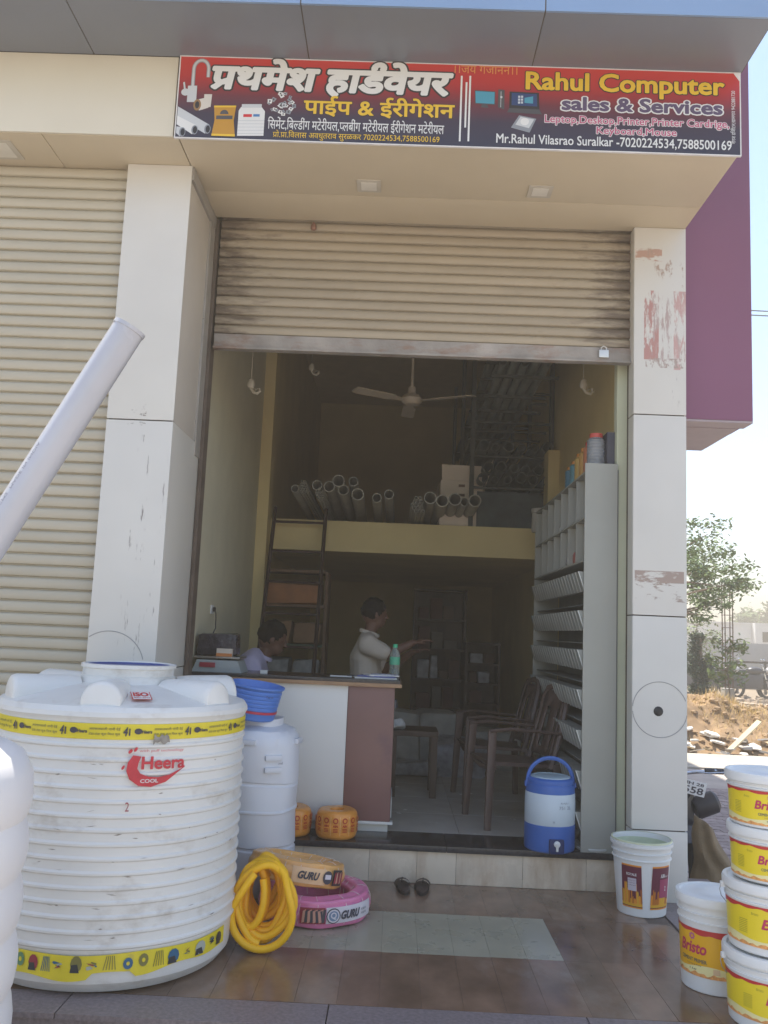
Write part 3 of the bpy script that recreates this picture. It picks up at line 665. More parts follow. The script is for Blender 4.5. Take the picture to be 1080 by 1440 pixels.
# near tank, standing on the ground at the platform edge
nt_ = thing('water_tank', 'smooth white plastic tank cut off at the left edge of the picture, nearest the street', 'water tank', (-1.49, -2.56, GZ))
pf = [(0, 0), (.36, 0), (.375, .02)]
z = .05
while z < 1.2:
    pf += [(.388, z), (.398, z+.02), (.404, z+.06), (.404, z+.1), (.397, z+.14), (.389, z+.165)]; z += .17
pf += [(.4, z+.02), (.405, z+.06), (.4, z+.13), (.37, z+.19), (.32, z+.22), (.2, z+.235), (.15, z+.24), (.15, z+.28), (0, z+.29)]
MB().lathe(pf, 64, cap1=False).jitter(.006, 3, 2).build('body', M('near_tank_white', (.72, .7, .69), .45, var=.03, vs=3, sub=.05, dirt=.08), nt_, True, 40)
# ribbed blue-white drum beside the counter
dr = thing('plastic_drum', 'dented white plastic barrel with round hoops behind the yellow hose', 'drum', (-.745, -.07, 0))
pf = [(0, 0), (.21, 0), (.222, .02), (.225, .06), (.225, .235), (.219, .242), (.219, .25), (.226, .257), (.226, .42), (.228, .435), (.233, .44), (.233, .448), (.226, .455), (.226, .58), (.219, .587), (.219, .594), (.226, .6), (.225, .78), (.215, .835), (.19, .868), (.14, .885), (.125, .89), (.125, .93), (0, .932)]
MB().lathe(pf, 56, cap1=False).jitter(.016, 4.2, 9).jitter(.004, 14, 3).build('body', M('drum_white', (.68, .7, .74), .4, var=.05, vs=4, dirt=.12, dcol=(.5, .5, .52), ds=4, sub=.05), dr, True, 30)
hd = M('drum_white', ())
def handle(a, z0):
    m = Matrix.Rotation(a, 4, 'Z')
    o = MB().box(.213, .238, -.05, .05, z0, z0+.03, .01, m).build('moulded_grip', hd, dr, True); return o
handle(RD(-62), .72); handle(RD(-62), .655); handle(RD(-10), .80); handle(RD(-100), .80)
fdr = bend(0, 0, .232, RD(-58)); fit_text('5', .02, .03, .72, .745, fdr, 'pen_mark', INK, dr, d=.004); fit_text('ml', .012, .036, .70, .712, fdr, 'pen_mark', INK, dr, d=.004)
tb = thing('plastic_tub', 'blue plastic tub with a red stripe tipped on top of the white barrel', 'tub', (-.79, -.16, .935)); tb.rotation_euler = (RD(3), RD(7), 0)
pf = [(0, 0), (.118, 0), (.126, .008), (.128, .03)]
for k in range(6): pf += [(.131+k*.003, .036+k*.022), (.1325+k*.003, .048+k*.022), (.129+k*.003, .055+k*.022)]
pf += [(.15, .175), (.158, .18), (.158, .19), (.15, .192), (.142, .17), (.125, .02), (0, .012)]
MB().lathe(pf, 48, cap0=False, cap1=False).build('body', M('tub_blue', (.09, .22, .62), .38, var=.08, vs=4), tb, True, 30)
MB().lathe([(.1335, .042), (.1352, .043), (.1362, .055), (.1345, .056)], 48, cap0=False, cap1=False).build('stripe', M('stripe_red', (.5, .05, .09), .4), tb, True)
ftb = bend(0, 0, .153, RD(-55)); fit_text('Top ml', -.01, .035, .135, .15, ftb, 'pen_mark', INK, tb, d=.0005)

# ================================================================ HOSES
HY = M('hose_yellow', (.9, .5, .012), .38, var=.05, vs=6, sub=.05, spec=.4)
hz = thing('hose_coil', 'loose coil of bright yellow garden hose leaning on the water tank', 'hose', (-.548, -.985, .0))
rs = random.Random(12); pts = []; rad = .0175
turns = 9; n_ = 30
for k in range(turns*n_+1):
    t_ = k/n_; a = -pi/2+2*pi*t_; j = t_
    q_ = j/turns; ex = .062+.068*q_; ez = .115+.05*q_+.006*sin(j*2)
    cx_ = -.03+.03*q_+.008*sin(j*1.7); cz = .235-.035*q_+.01*cos(j*2.3)
    y = .15-.024*j+.12*(cz+ez*sin(a)-.2)+.006*sin(j*5)
    pts.append((cx_+ex*cos(a)+.01*sin(3*a+j), y, max(.02, cz+ez*sin(a))))
MB().tube(pts, rad, 10).build('hose', HY, hz, True, 60)
pts = []
for k in range(3*n_+1):
    t_ = k/n_; a = 2*pi*t_*1.0+.6; pts.append((-.06+.06*cos(a), .1-.05*t_+.02*sin(a), .2+.13*sin(a)+.01*t_))
MB().tube(pts, rad, 10).build('inner_loop', HY, hz, True, 60)
pts = [(.0, -.085, .23), (-.02, -.1, .262)]
a_ = [(.128*cos(RD(q))+.0, -.07-.035*cos(RD(q)*2)*.3, .155+.14*sin(RD(q))) for q in range(150, -200, -12)]
pts = [(-.045, -.075, .335), (-.07, -.09, .30), (-.11, -.1, .235)]+[(.138*cos(RD(q)), -.1, max(.019, .165+.146*sin(RD(q)))) for q in range(170, 395, 9)]+[(.09, -.06, .33), (.04, -.02, .37)]
MB().tube(pts, rad, 10).build('loose_end', HY, hz, True, 60)

def wrapped_coil(name, label, cat, loc, R, tube_r, layers, cols, mat, rz, text_a, tilt=(0, 0, 0), ht=.13):
    t = thing(name, label, cat, loc, rz); t.rotation_euler = (tilt[0], tilt[1], rz)
    # a rounded bundle cross-section with the turns showing through the film
    pf = []; h = ht; w = .11; n_ = 56
    for i in range(n_+1):
        a = 2*pi*i/n_; ca, sa = cos(a), sin(a)
        x = (abs(ca)**.7)*(1 if ca > 0 else -1)*w/2; z_ = (abs(sa)**.7)*(1 if sa > 0 else -1)*h/2
        rip = 1+.07*cos(i*2*pi/n_*7); pf.append((R-w/2+x*rip, h/2+z_*rip))
    MB().lathe(pf, 72, cap0=False, cap1=False).jitter(.006, 7, 4).build('wound_hose', mat, t, True, 60)
    rr = random.Random(2)
    for k in range(14):
        a0 = k/14*2*pi+rr.uniform(-.15, .15)
        p = [(R-w/2+(w/2+.0035)*cos(q)*1.02, h/2+(h/2+.0035)*sin(q)*1.02) for q in [i*2*pi/18 for i in range(19)]]
        MB().tube([(x*cos(a0+.02*math.sin(i)), x*sin(a0+.02*math.sin(i)), z_) for i, (x, z_) in enumerate(p)], .0012, 5).build('wrap_strand', M('film_strand', (.75, .68, .62), .3), t)
    return t, bend(0, 0, R+.006, text_a)
PINK = M('hose_pink', (.72, .2, .38), .35, var=.12, vs=9, dirt=.22, dcol=(.75, .45, .52), ds=8, st=(1, 1, 3), bump=.15, bs=30, coat=.5)
ORNG = M('hose_peach', (.8, .42, .13), .35, var=.14, vs=9, dirt=.35, dcol=(.8, .55, .38), ds=8, st=(1, 1, 3), bump=.15, bs=30, coat=.5)
LBLW = M('label_white', (.68, .62, .64), .4, var=.05)
pc, f1 = wrapped_coil('hose_coil', 'pink hose coil wrapped in clear film lying on the floor tiles', 'hose', (-.36, -.46, .001), .285, .012, 5, 4, PINK, 0, RD(-62), ht=.135)
oc, f2 = wrapped_coil('hose_coil', 'peach orange hose coil wrapped in film resting on the pink coil', 'hose', (-.47, -.445, .128), .25, .012, 5, 4, ORNG, 0, RD(-55), (RD(-9), RD(7)), ht=.12)
oc.location.z = .150
def label_band(t, f, u0, u1, z0, z1, mat, d=0):
    n_ = 14; m = MB(); rows = []
    for i in range(n_+1):
        u = u0+(u1-u0)*i/n_; rows.append([m.bm.verts.new(f(u, z0+(z1-z0)*j/3, d-.004*abs(j/3-.5)*2)) for j in range(4)])
    for a, b in zip(rows, rows[1:]):
        for j in range(3): m.bm.faces.new((a[j], b[j], b[j+1], a[j+1]))
    return m.build('paper_label', mat, t, True)
label_band(pc, f1, -.06, .24, .03, .105, LBLW, .003)
fit_text('GURU', .015, .13, .047, .088, f1, 'lettering', INK, pc, stroke=.045, shear=.3, d=.0065)
fit_text('PVC BRAIDED', .142, .185, .07, .08, f1, 'lettering', INK, pc, d=.0065); fit_text('HOSE PIPE', .142, .185, .052, .062, f1, 'lettering', INK, pc, d=.0065)
sheet('logo', INK, [(-.025+.036*cos(a*.45), .067+.036*sin(a*.45)) for a in range(14)], f1, .0055, pc); sheet('logo', LBLW, [(-.025+.031*cos(a*.45), .067+.031*sin(a*.45)) for a in range(14)], f1, .0068, pc)
sheet('logo', flat('logo_blue', (.18, .25, .36)), [(-.025+.024*cos(a*.45), .067+.024*sin(a*.45)) for a in range(14)], f1, .0080, pc); fit_text('Q', -.04, -.01, .05, .085, f1, 'lettering', LBLW, pc, stroke=.03, d=.0092)
label_band(pc, f1, -.19, -.065, .03, .105, flat('pic_red', ()), .0022)
for k in range(8): sheet('printed_petal', (flat('salmon', (.6, .3, .22)), INK)[k % 2], [(-.18+k*.014, .035), (-.168+k*.014, .04), (-.16+k*.014, .1), (-.175+k*.012, .09)], f1, .004+k*.0002, pc)
label_band(oc, f2, -.16, .02, .02, .095, M('label_peach', (.78, .5, .28), .4), .003)
fit_text('GURU', -.13, -.02, .04, .078, f2, 'lettering', INK, oc, stroke=.045, shear=.3, d=.0065)
sheet('logo', INK, [(.03+.03*cos(a*.45), .058+.032*sin(a*.45)) for a in range(14)], f2, .0055, oc); sheet('logo', LBLW, [(.012, .05), (.048, .05), (.048, .072), (.012, .072)], f2, .0068, oc)
label_band(oc, f2, .068, .15, .02, .095, flat('pic_dark', ()), .003)
for k in range(5): sheet('printed_petal', (flat('pic_red', ()), flat('salmon', ()))[k % 2], [(.072+k*.014, .03), (.086+k*.013, .035), (.084+k*.014, .09), (.075+k*.014, .08)], f2, .0065+k*.0002, oc)

# wrapped rolls of orange rope on the nosing
ROPE = M('rope_orange', (.75, .3, .045), .38, var=.18, vs=10, dirt=.3, dcol=(.8, .45, .12), ds=8, st=(1, 1, 2.5), bump=.2, bs=40, coat=.4)
def rope_roll(loc, label, rz):
    t = thing('rope_roll', label, 'rope roll', loc, rz, 'film wrapped orange rolls on the step')
    R = .122; H = .165
    pf = [(0, .004), (R-.045, 0)]+[(R-.03+.03*cos(RD(a)), .03+.03*sin(RD(a))) for a in range(-80, 1, 20)]
    for k in range(9): pf.append((R+.002*(k % 2)+.004*sin(pi*k/8), .03+(H-.06)*k/8))
    pf += [(R-.03+.03*cos(RD(a)), H-.03+.03*sin(RD(a))) for a in range(0, 91, 18)]+[(.045, H-.004), (.04, H-.04), (.0, H-.05)]
    MB().lathe(pf, 40, cap0=False, cap1=False).jitter(.005, 9, loc[0]).build('wound_rope', ROPE, t, True, 60)
    f = bend(0, 0, R+.006, RD(-90)); RP = M('print_rope_red', (.5, .05, .02), .5)
    for k in range(-3, 4):
        u = k*.056
        sheet('printed_ring', RP, [(u+.016*cos(a*.5), .115+.017*sin(a*.5)) for a in range(13)], f, .002, t); sheet('printed_ring', ROPE, [(u+.009*cos(a*.5), .115+.010*sin(a*.5)) for a in range(13)], f, .003, t)
        fit_text('AIN', u-.015, u+.015, .078, .092, f, 'lettering', RP, t, stroke=.05, d=.002)
        for q in range(3): sheet('printed_bar', RP, [(u-.014, .05+q*.008), (u+.014, .05+q*.008), (u+.014, .054+q*.008), (u-.014, .054+q*.008)], f, .002, t)
        if k > -3: sheet('film_seam', flat('seam', (.85, .6, .3)), [(u-.029, .03), (u-.0275, .03), (u-.0275, .14), (u-.029, .14)], f, .0022, t)
    return t
rope_roll((-.305, .272, .216), 'orange film wrapped rope roll standing fully visible on the step', 0)
rope_roll((-.585, .29, .216), 'orange film wrapped rope roll half hidden behind the white barrel', .4)

# ================================================================ SLIPPERS
SLP = M('slipper_brown', (.065, .045, .04), .6, var=.2, vs=20, bump=.2, bs=120)
def slipper(loc, rz, side, label):
    t = thing('slipper', label, 'slipper', loc, rz, 'pair of dark slippers before the step')
    n_ = 22; out = []
    for i in range(n_):
        a = 2*pi*i/n_; y = .122*sin(a); w_ = .043 if y > .02 else .036
        if -.06 < y < .0: w_ = .035
        out.append(((w_)*cos(a)*(1-.1*side*(y > 0)*(cos(a)*side > 0))+.004*side*(y > 0), y))
    MB().prism(out, 2, 0, .014).build('sole', M('sole_black', (.03, .025, .025), .8), t)
    MB().prism([(x*.94, y*.96) for x, y in out], 2, .0145, .02).build('footbed', SLP, t)
    m = MB(); rows = []
    for j in range(9):
        a = pi*j/8; rows.append([m.bm.verts.new((.044*cos(a), y0+.0, .012+(.045)*sin(a)*s_)) for y0, s_ in ((.0, 1.0), (.025, .98), (.05, .9), (.07, .78))])
    for a, b in zip(rows, rows[1:]):
        for j in range(3): m.bm.faces.new((a[j], b[j], b[j+1], a[j+1]))
    m.build('strap', SLP, t, True)
    MB().tube([(0, .075, .02), (0, .066, .042), (0, .05, .052)], .0035, 6).build('toe_post', SLP, t, True)
slipper((.103, .025, .0008), RD(6), 1, 'left slipper of the dark brown pair on the tiles before the step')
slipper((.213, .03, .0008), RD(-4), -1, 'right slipper of the dark brown pair on the tiles before the step')

# ================================================================ WATER COOLER JUG, PLATE, BUCKETS
JB = M('jug_blue', (.045, .13, .42), .42, var=.06, vs=5, dirt=.15, dcol=(.2, .28, .45), ds=12, dst=(1, 1, 2)); JW = M('jug_pale', (.55, .63, .68), .45, var=.05, vs=4, dirt=.22, dcol=(.38, .36, .33), ds=10)
jg = thing('water_jug', 'blue and white insulated water jug with a tap on the step', 'water jug', (.962, .222, .216), RD(0))
MB().lathe([(0, 0), (.135, 0), (.146, .008), (.149, .02), (.149, .15), (.146, .153)], 48, cap0=False).build('base', JB, jg, True, 30)
MB().lathe([(.1465, .153), (.148, .156), (.149, .25), (.147, .325), (.1445, .33)], 48, cap0=False, cap1=False).build('body', JW, jg, True, 30)
MB().lathe([(.1445, .33), (.1455, .332), (.1425, .375), (.138, .378), (.1365, .383), (.139, .385), (.138, .402), (.13, .41), (.118, .414)], 48, cap0=False, cap1=False).build('collar', JB, jg, True, 30)
MB().lathe([(.118, .412), (.116, .420), (.10, .424), (.095, .419), (0, .419)], 40, cap0=False, cap1=False).build('lid', M('jug_lid_worn', (.35, .45, .5), .5, var=.1, dirt=.3, dcol=(.5, .55, .5), ds=14), jg, True, 30)
hp = [(.141*cos(RD(a)), .0, .36+.165*max(0, sin(RD(a)))**.8) for a in range(0, 181, 9)]
hh = Matrix.Rotation(RD(3), 4, 'Z')
MB().tube([hh @ Vector(p) for p in hp], .0075, 8, flat=1.2).build('handle', JB, jg, True)
MB().tube([hh @ Vector((p[0]*.93, p[1], .36+(p[2]-.36)*.93)) for p in hp], .003, 6).build('handle_rib', JB, jg, True)
for s_ in (-1, 1): MB().cbox((s_*.147, 0, .37), (.012, .03, .03), .004).build('handle_lug', JB, jg, True)
NAV = M('jug_navy', (.02, .035, .12), .5)
ta = RD(-84)
MB().box(.145, .156, -.043, .043, .004, .085, .012, Matrix.Rotation(ta, 4, 'Z')).build('tap_recess', NAV, jg, True)
tp = MB().lathe([(0, 0), (.018, 0), (.018, .012), (.008, .014), (.008, .03), (.0, .03)], 16, mat=Matrix.Rotation(ta, 4, 'Z') @ Matrix.Translation((.157, 0, .06)) @ Matrix.Rotation(RD(90), 4, 'Y')).build('tap', flat('white', ()), jg, True)
MB().lathe([(.007, 0), (.009, .03), (.007, .032)], 10, mat=Matrix.Rotation(ta, 4, 'Z') @ Matrix.Translation((.168, 0, .022))).build('spout', flat('white', ()), jg, True)
fj = bend(0, 0, .1485, RD(-75)); fit_text('751 2L', -.01, .07, .25, .268, fj, 'pen_mark', flat('faint_ink', (.2, .24, .3)), jg, d=.0022); fit_text('RAJU', .0, .05, .278, .29, fj, 'pen_mark', flat('faint_ink', ()), jg, d=.0022); fit_text('M', -.045, -.035, .17, .185, fj, 'pen_mark', flat('faint_ink', ()), jg, d=.0022)
pt_ = thing('plate', 'worn round white lid lying on the black step right of the jug', 'lid', (1.232, .262, .2165))
MB().lathe([(0, 0), (.10, 0), (.112, .008), (.116, .02), (.112, .022), (.105, .014), (.09, .01), (0, .009)], 40, cap0=False, cap1=False).build('disc', M('worn_white', (.6, .63, .62), .5, var=.08, dirt=.25), pt_, True)
bgp = thing('plastic_bag', 'crumpled clear plastic bag between the jug and the steel cabinet', 'plastic bag', (1.13, .36, .217))
MB().sphere((0, 0, .05), .05, 18, 12, (.8, .7, 1.1)).jitter(.03, 18, 3).build('film', M('bag_film', (.6, .6, .6), .25, trans=.5, var=.1), bgp, False)

BW = M('bucket_white', (.72, .72, .69), .4, var=.03, vs=4, dirt=.14, dcol=(.55, .5, .38), ds=6, sub=.04)
def bucket_body(R0, R1, H, inner=True):
    pf = [(0, .006), (R0-.01, .006), (R0-.004, 0), (R0, .004)]
    def rr(z_): return R0+(R1-R0)*z_/H
    pf += [(rr(H*.72), H*.72)]
    for k in (.74, .83, .92):
        z_ = H*k; pf += [(rr(z_), z_), (rr(z_)+.0075, z_+.003), (rr(z_)+.0075, z_+.007), (rr(z_)+.001, z_+.01)] if k < .9 else [(rr(z_), z_), (rr(z_)+.011, z_+.003), (rr(z_)+.011, z_+.018), (rr(z_)+.003, z_+.02)]
    pf += [(R1+.002, H), (R1-.004, H+.001)]
    if inner: pf += [(R1-.006, H-.01), (R0-.004, .02), (0, .018)]
    return pf
ob = thing('paint_bucket', 'open white bucket with maroon and orange city skyline labels beside the pillar', 'bucket', (1.398, -.175, .001))
MB().lathe(bucket_body(.128, .158, .385), 56, cap0=False, cap1=False).build('body', BW, ob, True, 30)
MB().lathe([(.157, .378), (.1625, .380), (.1625, .387), (.155, .388)], 56, cap0=False, cap1=False).build('rim', M('rim_yellowed', (.62, .66, .45), .5, var=.1), ob, True, 30)
MB().lathe([(.128, .1), (.1385, .25), (.1465, .36)], 56, cap0=False, cap1=False).build('inner_stain', M('inner_stain', (.55, .6, .42), .6, var=.15), ob, True)
MAR = flat('label_maroon', (.13, .02, .045)); ORG = flat('label_orange', (.75, .28, .03)); MAG = flat('label_magenta', (.33, .05, .12)); GLD = flat('label_gold', (.7, .38, .03))
def rob(z_): return .1285+.03*z_/.385
for k, (am, uu) in enumerate(((RD(-127), .056), (RD(-59), .062))):
    f = bend(0, 0, rob, am)
    def band_(u0, u1, z0, z1, mat, d, nm='label'):
        m = MB(); n_ = 8; rows = [[m.bm.verts.new(f(u0+(u1-u0)*i/n_, z, d)) for z in (z0, z1)] for i in range(n_+1)]
        for a, b in zip(rows, rows[1:]): m.bm.faces.new((a[0], b[0], b[1], a[1]))
        return m.build(nm, mat, ob, True)
    band_(-uu, uu, .045, .268, ORG, .0012); band_(-uu, uu, .052, .26, MAR, .0020)
    band_(-uu, uu, .056, .075, GLD, .0026)
    rs = random.Random(5+k); u = -uu
    while u < uu-.006:
        w_ = rs.uniform(.004, .011); h_ = rs.uniform(.02, .075) if rs.random() > .2 else .1
        sheet('skyline_tower', rs.choice((GLD, ORG, flat('label_amber', (.5, .16, .02)))), [(u, .07), (u+w_, .07), (u+w_, .07+h_), (u+w_*.5, .07+h_+.008), (u, .07+h_)], f, .0030+rs.random()*.0003, ob); u += w_*1.05
    if k == 1: band_(-.015, .055, .105, .2, MAG, .0036); fit_text('AURA', -.01, .022, .208, .228, f, 'lettering', PW, ob, stroke=.04, d=.0028); fit_text('Interior', .024, .05, .21, .22, f, 'lettering', PW, ob, d=.0028); fit_text('2', .02, .028, .14, .165, f, 'lettering', PW, ob, stroke=.04, d=.0045)
    else: band_(-.018, .028, .135, .2, flat('label_lilac', (.55, .5, .55)), .0036); fit_text('ROYALE', -.025, .03, .212, .226, f, 'lettering', PW, ob, stroke=.03, d=.0028); [fit_text('emulsion paint', -.014, .024, .185-q*.012, .191-q*.012, f, 'lettering', MAR, ob, d=.0044) for q in range(3)]
# bristo buckets
YL = M('label_yellow', (.8, .62, .02), .35, var=.05, vs=5); YL2 = M('label_amber_yellow', (.78, .42, .01), .35, var=.06, vs=5); PALE = M('label_cream', (.8, .72, .35), .35, var=.04)
RDW = flat('label_red', (.5, .03, .03)); CRS = flat('label_crimson', (.5, .03, .1)); PEA = M('label_peach_bloom', (.72, .33, .1), .5, var=.3, vs=60)
def sealed_bucket(loc, rz, R0, R1, H, label, lab_a, ymat, words, lz0, lz1, handle=True, film=False):
    t = thing('paint_bucket', label, 'bucket', loc, rz, 'sealed yellow label paint buckets')
    MB().lathe(bucket_body(R0, R1, H, False)[:-1], 56, cap0=False, cap1=True).build('body', BW, t, True, 30)
    MB().lathe([(R1+.003, H-.022), (R1+.012, H-.024), (R1+.013, H), (R1+.009, H+.009), (R1-.005, H+.011), (R1-.012, H+.004), (R1*.55, H+.003), (R1*.5, H+.007), (0, H+.006)], 56, cap0=False, cap1=False).build('lid', BW, t, True, 30)
    def rr(z_): return R0+(R1-R0)*z_/H
    f = bend(0, 0, rr, RD(lab_a)); hw = rr(H/2)*2.4
    def strip(fz0, fz1, mat, d, nm, n_=54, u0=-hw, u1=hw):
        m = MB(); rows = [[m.bm.verts.new(f(u0+(u1-u0)*i/n_, g(u0+(u1-u0)*i/n_), d)) for g in (fz0, fz1)] for i in range(n_+1)]
        for a, b in zip(rows, rows[1:]): m.bm.faces.new((a[0], b[0], b[1], a[1]))
        return m.build(nm, mat, t, True)
    lh = lz1-lz0
    strip(lambda u: lz0, lambda u: lz1, ymat, .0014, 'label'); strip(lambda u: lz0+.0, lambda u: lz0+lh*.2+lh*.05*sin(u*22), PALE, .0019, 'label_fade')
    strip(lambda u: lz0, lambda u: lz0+lh*.07+lh*.025*sin(u*160)+lh*.02*sin(u*77), PEA, .0024, 'label_border')
    strip(lambda u: lz1-lh*(.06+.045*abs(sin(u*38))+.03*sin(u*17)), lambda u: lz1+.0008, RDW, .0024, 'label_wave')
    s_ = lh/.14
    tw = .055 if not handle else (.064 if H > .3 else .075)
    fit_text('Bristo', -tw, tw, lz0+lh*.47, lz0+lh*.73, f, 'lettering', CRS, t, stroke=.03, shear=.22, d=.003)
    for q in range(7): a = q*2*pi/7; sheet('logo_petal', flat('label_rose', (.5, .12, .25)), [(.002+(.006*cos(a)+.0035*cos(a+b))*s_*1.2, lz0+lh*.83+(.006*sin(a)+.0035*sin(a+b))*s_*1.2) for b in (0, 1.6, 3.1, 4.7)], f, .003+q*.00005, t)
    fit_text(words, -.045*s_, .047*s_, lz0+lh*.29, lz0+lh*.37, f, 'lettering', flat('label_ink', (.12, .13, .12)), t, stroke=.02, d=.003)
    fit_text('Cement & Putty', -.02*s_, .03*s_, lz0+lh*.215, lz0+lh*.25, f, 'lettering', flat('label_ink', ()), t, d=.003)
    fit_text('1 Ltr', -.01*s_, .015*s_, lz0+lh*.12, lz0+lh*.16, f, 'lettering', flat('label_ink', ()), t, stroke=.02, d=.003)
    fit_text('Bristo', -.105*s_, -.08*s_, lz0+lh*.78, lz0+lh*.85, f, 'lettering', flat('label_olive', (.4, .35, .03)), t, d=.003)
    for q in range(8): sheet('label_text_line', flat('label_olive', ()), [(-.155*s_, lz0+lh*(.3+q*.045)), (-.12*s_, lz0+lh*(.3+q*.045)), (-.12*s_, lz0+lh*(.315+q*.045)), (-.155*s_, lz0+lh*(.315+q*.045))], f, .003, t)
    sheet('stamp_box', flat('label_cream_box', (.7, .5, .3)), [(.065*s_, lz0+lh*.1), (.085*s_, lz0+lh*.1), (.085*s_, lz0+lh*.22), (.065*s_, lz0+lh*.22)], f, .003, t)
    if handle:
        a = RD(lab_a-88); hx, hy = (R1+.012)*cos(a), (R1+.012)*sin(a)
        MB().cbox((hx, hy, H-.03), (.018, .018, .022), .004).build('handle_lug', BW, t, True)
        MB().tube([(hx*1.03, hy*1.03, H-.03), (hx*1.06-.0, hy*1.07, H-.05), (hx*1.06+.006, hy*1.08, H-.075), (hx*1.03+.02, hy*1.08, H-.098), (hx*.9+.03, hy*1.12, H-.105)], .0018, 6).build('wire_handle', M('wire', (.4, .4, .4), .4, metal=.8), t, True)
    return t
sealed_bucket((1.437, -1.19, .001), RD(0), .137, .152, .375, 'single white bucket with amber label standing left of the tall bucket stack', -148, YL2, 'CEMENT PRIMER', .065, .255)
B = (1.545, -1.53)
sealed_bucket((B[0], B[1], .001), RD(4), .165, .178, .262, 'bottom bucket of the stack of four, its yellow label under wrinkled film', -100, YL, 'CEMENT PRIMER', .04, .185)
sealed_bucket((B[0]+.005, B[1]+.005, .277), RD(-2), .165, .178, .25, 'second bucket from the bottom of the stack of four, wire handle hanging left', -99, YL, 'CEMENT PRIMER', .03, .18)
sealed_bucket((B[0]+.008, B[1], .541), RD(1), .155, .163, .195, 'third bucket from the bottom of the stack of four, small with yellow label', -114, YL, 'CEMENTPRIMER', .012, .142, False)
sealed_bucket((B[0]+.0, B[1]-.003, .749), RD(-3), .155, .163, .195, 'topmost small bucket of the stack of four with yellow label', -111, YL, 'CEMENTPRIMER', .012, .142, False)

# ================================================================ LEANING PIPE
PVC = M('pvc_grey', (.42, .43, .47), .22, var=.05, vs=3, coat=.2)
pa, pb = Vector((-.966, -2.3, 2.46)), Vector((-2.42, -2.42, GZ))
pv = thing('pvc_pipe', 'thick pale grey pipe leaning in from the left edge of the picture', 'pipe', tuple(pb))
o = MB().pipe((0, 0, 0), pa-pb, .0555, .051, 40).build('barrel', PVC, pv, True, 40)
dv = (pa-pb).normalized()
MB().pipe((pa-pb)-dv*.012, (pa-pb)+dv*.002, .0585, .0505, 40).build('socket_rim', PVC, pv, True, 40)
m4 = Matrix.Translation((0, 0, 0)) @ dv.to_track_quat('Z', 'Y').to_matrix().to_4x4(); L_ = (pa-pb).length
def fp(u, v, d):
    a = PIPE_A+v/.0555; r = .0556+d; return tuple(m4 @ Vector((r*cos(a), r*sin(a), u)))
best = min(((m4.to_3x3() @ Vector((cos(RD(a)), sin(RD(a)), 0))).dot(Vector((-.1, 1, .35))), a) for a in range(0, 360, 5)); PIPE_A = RD(best[1])-.75
fit_text('ISI  IS 4985  110 MM  CLASS 2  4 KG/CM2  MADE IN INDIA', L_-1.15, L_-.5, -.006, .006, fp, 'lettering', flat('pipe_ink', (.16, .16, .2)), pv, d=.0005)

# ================================================================ COUNTER AND WHAT STANDS ON IT
LAMW = M('laminate_white', (.66, .66, .63), .35, var=.04, vs=2, dirt=.1); LAMM = M('laminate_mauve', (.2, .1, .09), .3, var=.15, vs=1.5, dirt=.3, dcol=(.09, .045, .08), ds=1.5)
WED = M('wood_edge', (.33, .2, .11), .5, var=.2, vs=9, st=(1, 1, 6)); DWOOD = M('dark_wood', (.075, .048, .035), .55, var=.3, vs=8, st=(1, 1, .3))
MWOOD = M('brown_wood', (.16, .09, .05), .6, var=.25, vs=8)
ct = thing('shop_counter', 'white and mauve laminated shop counter with a dark stone top', 'counter', (-.6, .42, .216))
def cp(name, mat, *a, bev=.002): return part(name, mat, *a, ct, bev)
cp('plinth', LAMW, -1.28, .0, .46, .82, .2165, .27)
cp('front_panel', LAMW, -1.28, -.282, .42, .436, .272, 1.10); cp('mauve_panel', LAMM, -.28, .012, .418, .436, .285, 1.10)
cp('base_rail', LAMW, -.4, .03, .415, .47, .268, .284)
cp('side_panel', DWOOD, .0, .014, .438, .84, .285, 1.10); cp('side_strip', LAMW, .0145, .02, .47, .84, .3, .42)
cp('wood_edge', WED, -1.28, .055, .388, .90, 1.10, 1.124, bev=.004); cp('stone_top', GRANB, -1.285, .045, .395, .90, 1.1242, 1.146, bev=.003)
cp('carcass', DWOOD, -1.27, -.002, .437, .8, .29, 1.099, bev=0)
bt = thing('water_bottle', 'clear plastic water bottle with green cap and label standing on the counter', 'bottle', (.005, .74, 1.1465))
CLR = M('bottle_plastic', (.7, .8, .76), .08, trans=.85, ior=1.3, var=.02)
MB().lathe([(0, .004), (.028, 0), (.034, .006), (.034, .05), (.032, .056), (.034, .062), (.034, .145), (.03, .165), (.014, .19), (.0135, .205), (0, .206)], 24, cap0=False, cap1=False).build('body', CLR, bt, True, 30)
MB().lathe([(.0346, .085), (.0348, .09), (.0348, .13), (.0346, .135)], 24, cap0=False, cap1=False).build('label', M('label_green', (.06, .36, .22), .4), bt, True)
MB().lathe([(.016, .197), (.016, .217), (.014, .22), (0, .22)], 16, cap1=False).build('cap', M('cap_green', (.04, .4, .2), .4), bt, True)
PAPER = M('paper', (.62, .62, .6), .7, var=.04)
nb = thing('paper_stack', 'pile of open registers and papers on the right end of the counter', 'papers', (-.12, .56, 1.1465))
for k, (w, d, a, z0, m_) in enumerate(((.27, .2, .1, 0, PAPER), (.24, .17, -.15, .009, M('book_blue', (.1, .12, .3), .6)), (.2, .15, .3, .015, PAPER), (.15, .1, -.3, .02, M('print_grey', (.35, .36, .42), .7, var=.4, vs=40)))):
    MB().cbox((0+.02*k, .01*k, z0+.004), (w, d, .007), .001, (0.0, .0, a)).build('register', m_, nb)
pn = thing('notepad', 'thin white notepad and pen lying left of the papers on the counter', 'notepad', (-.34, .58, 1.1465))
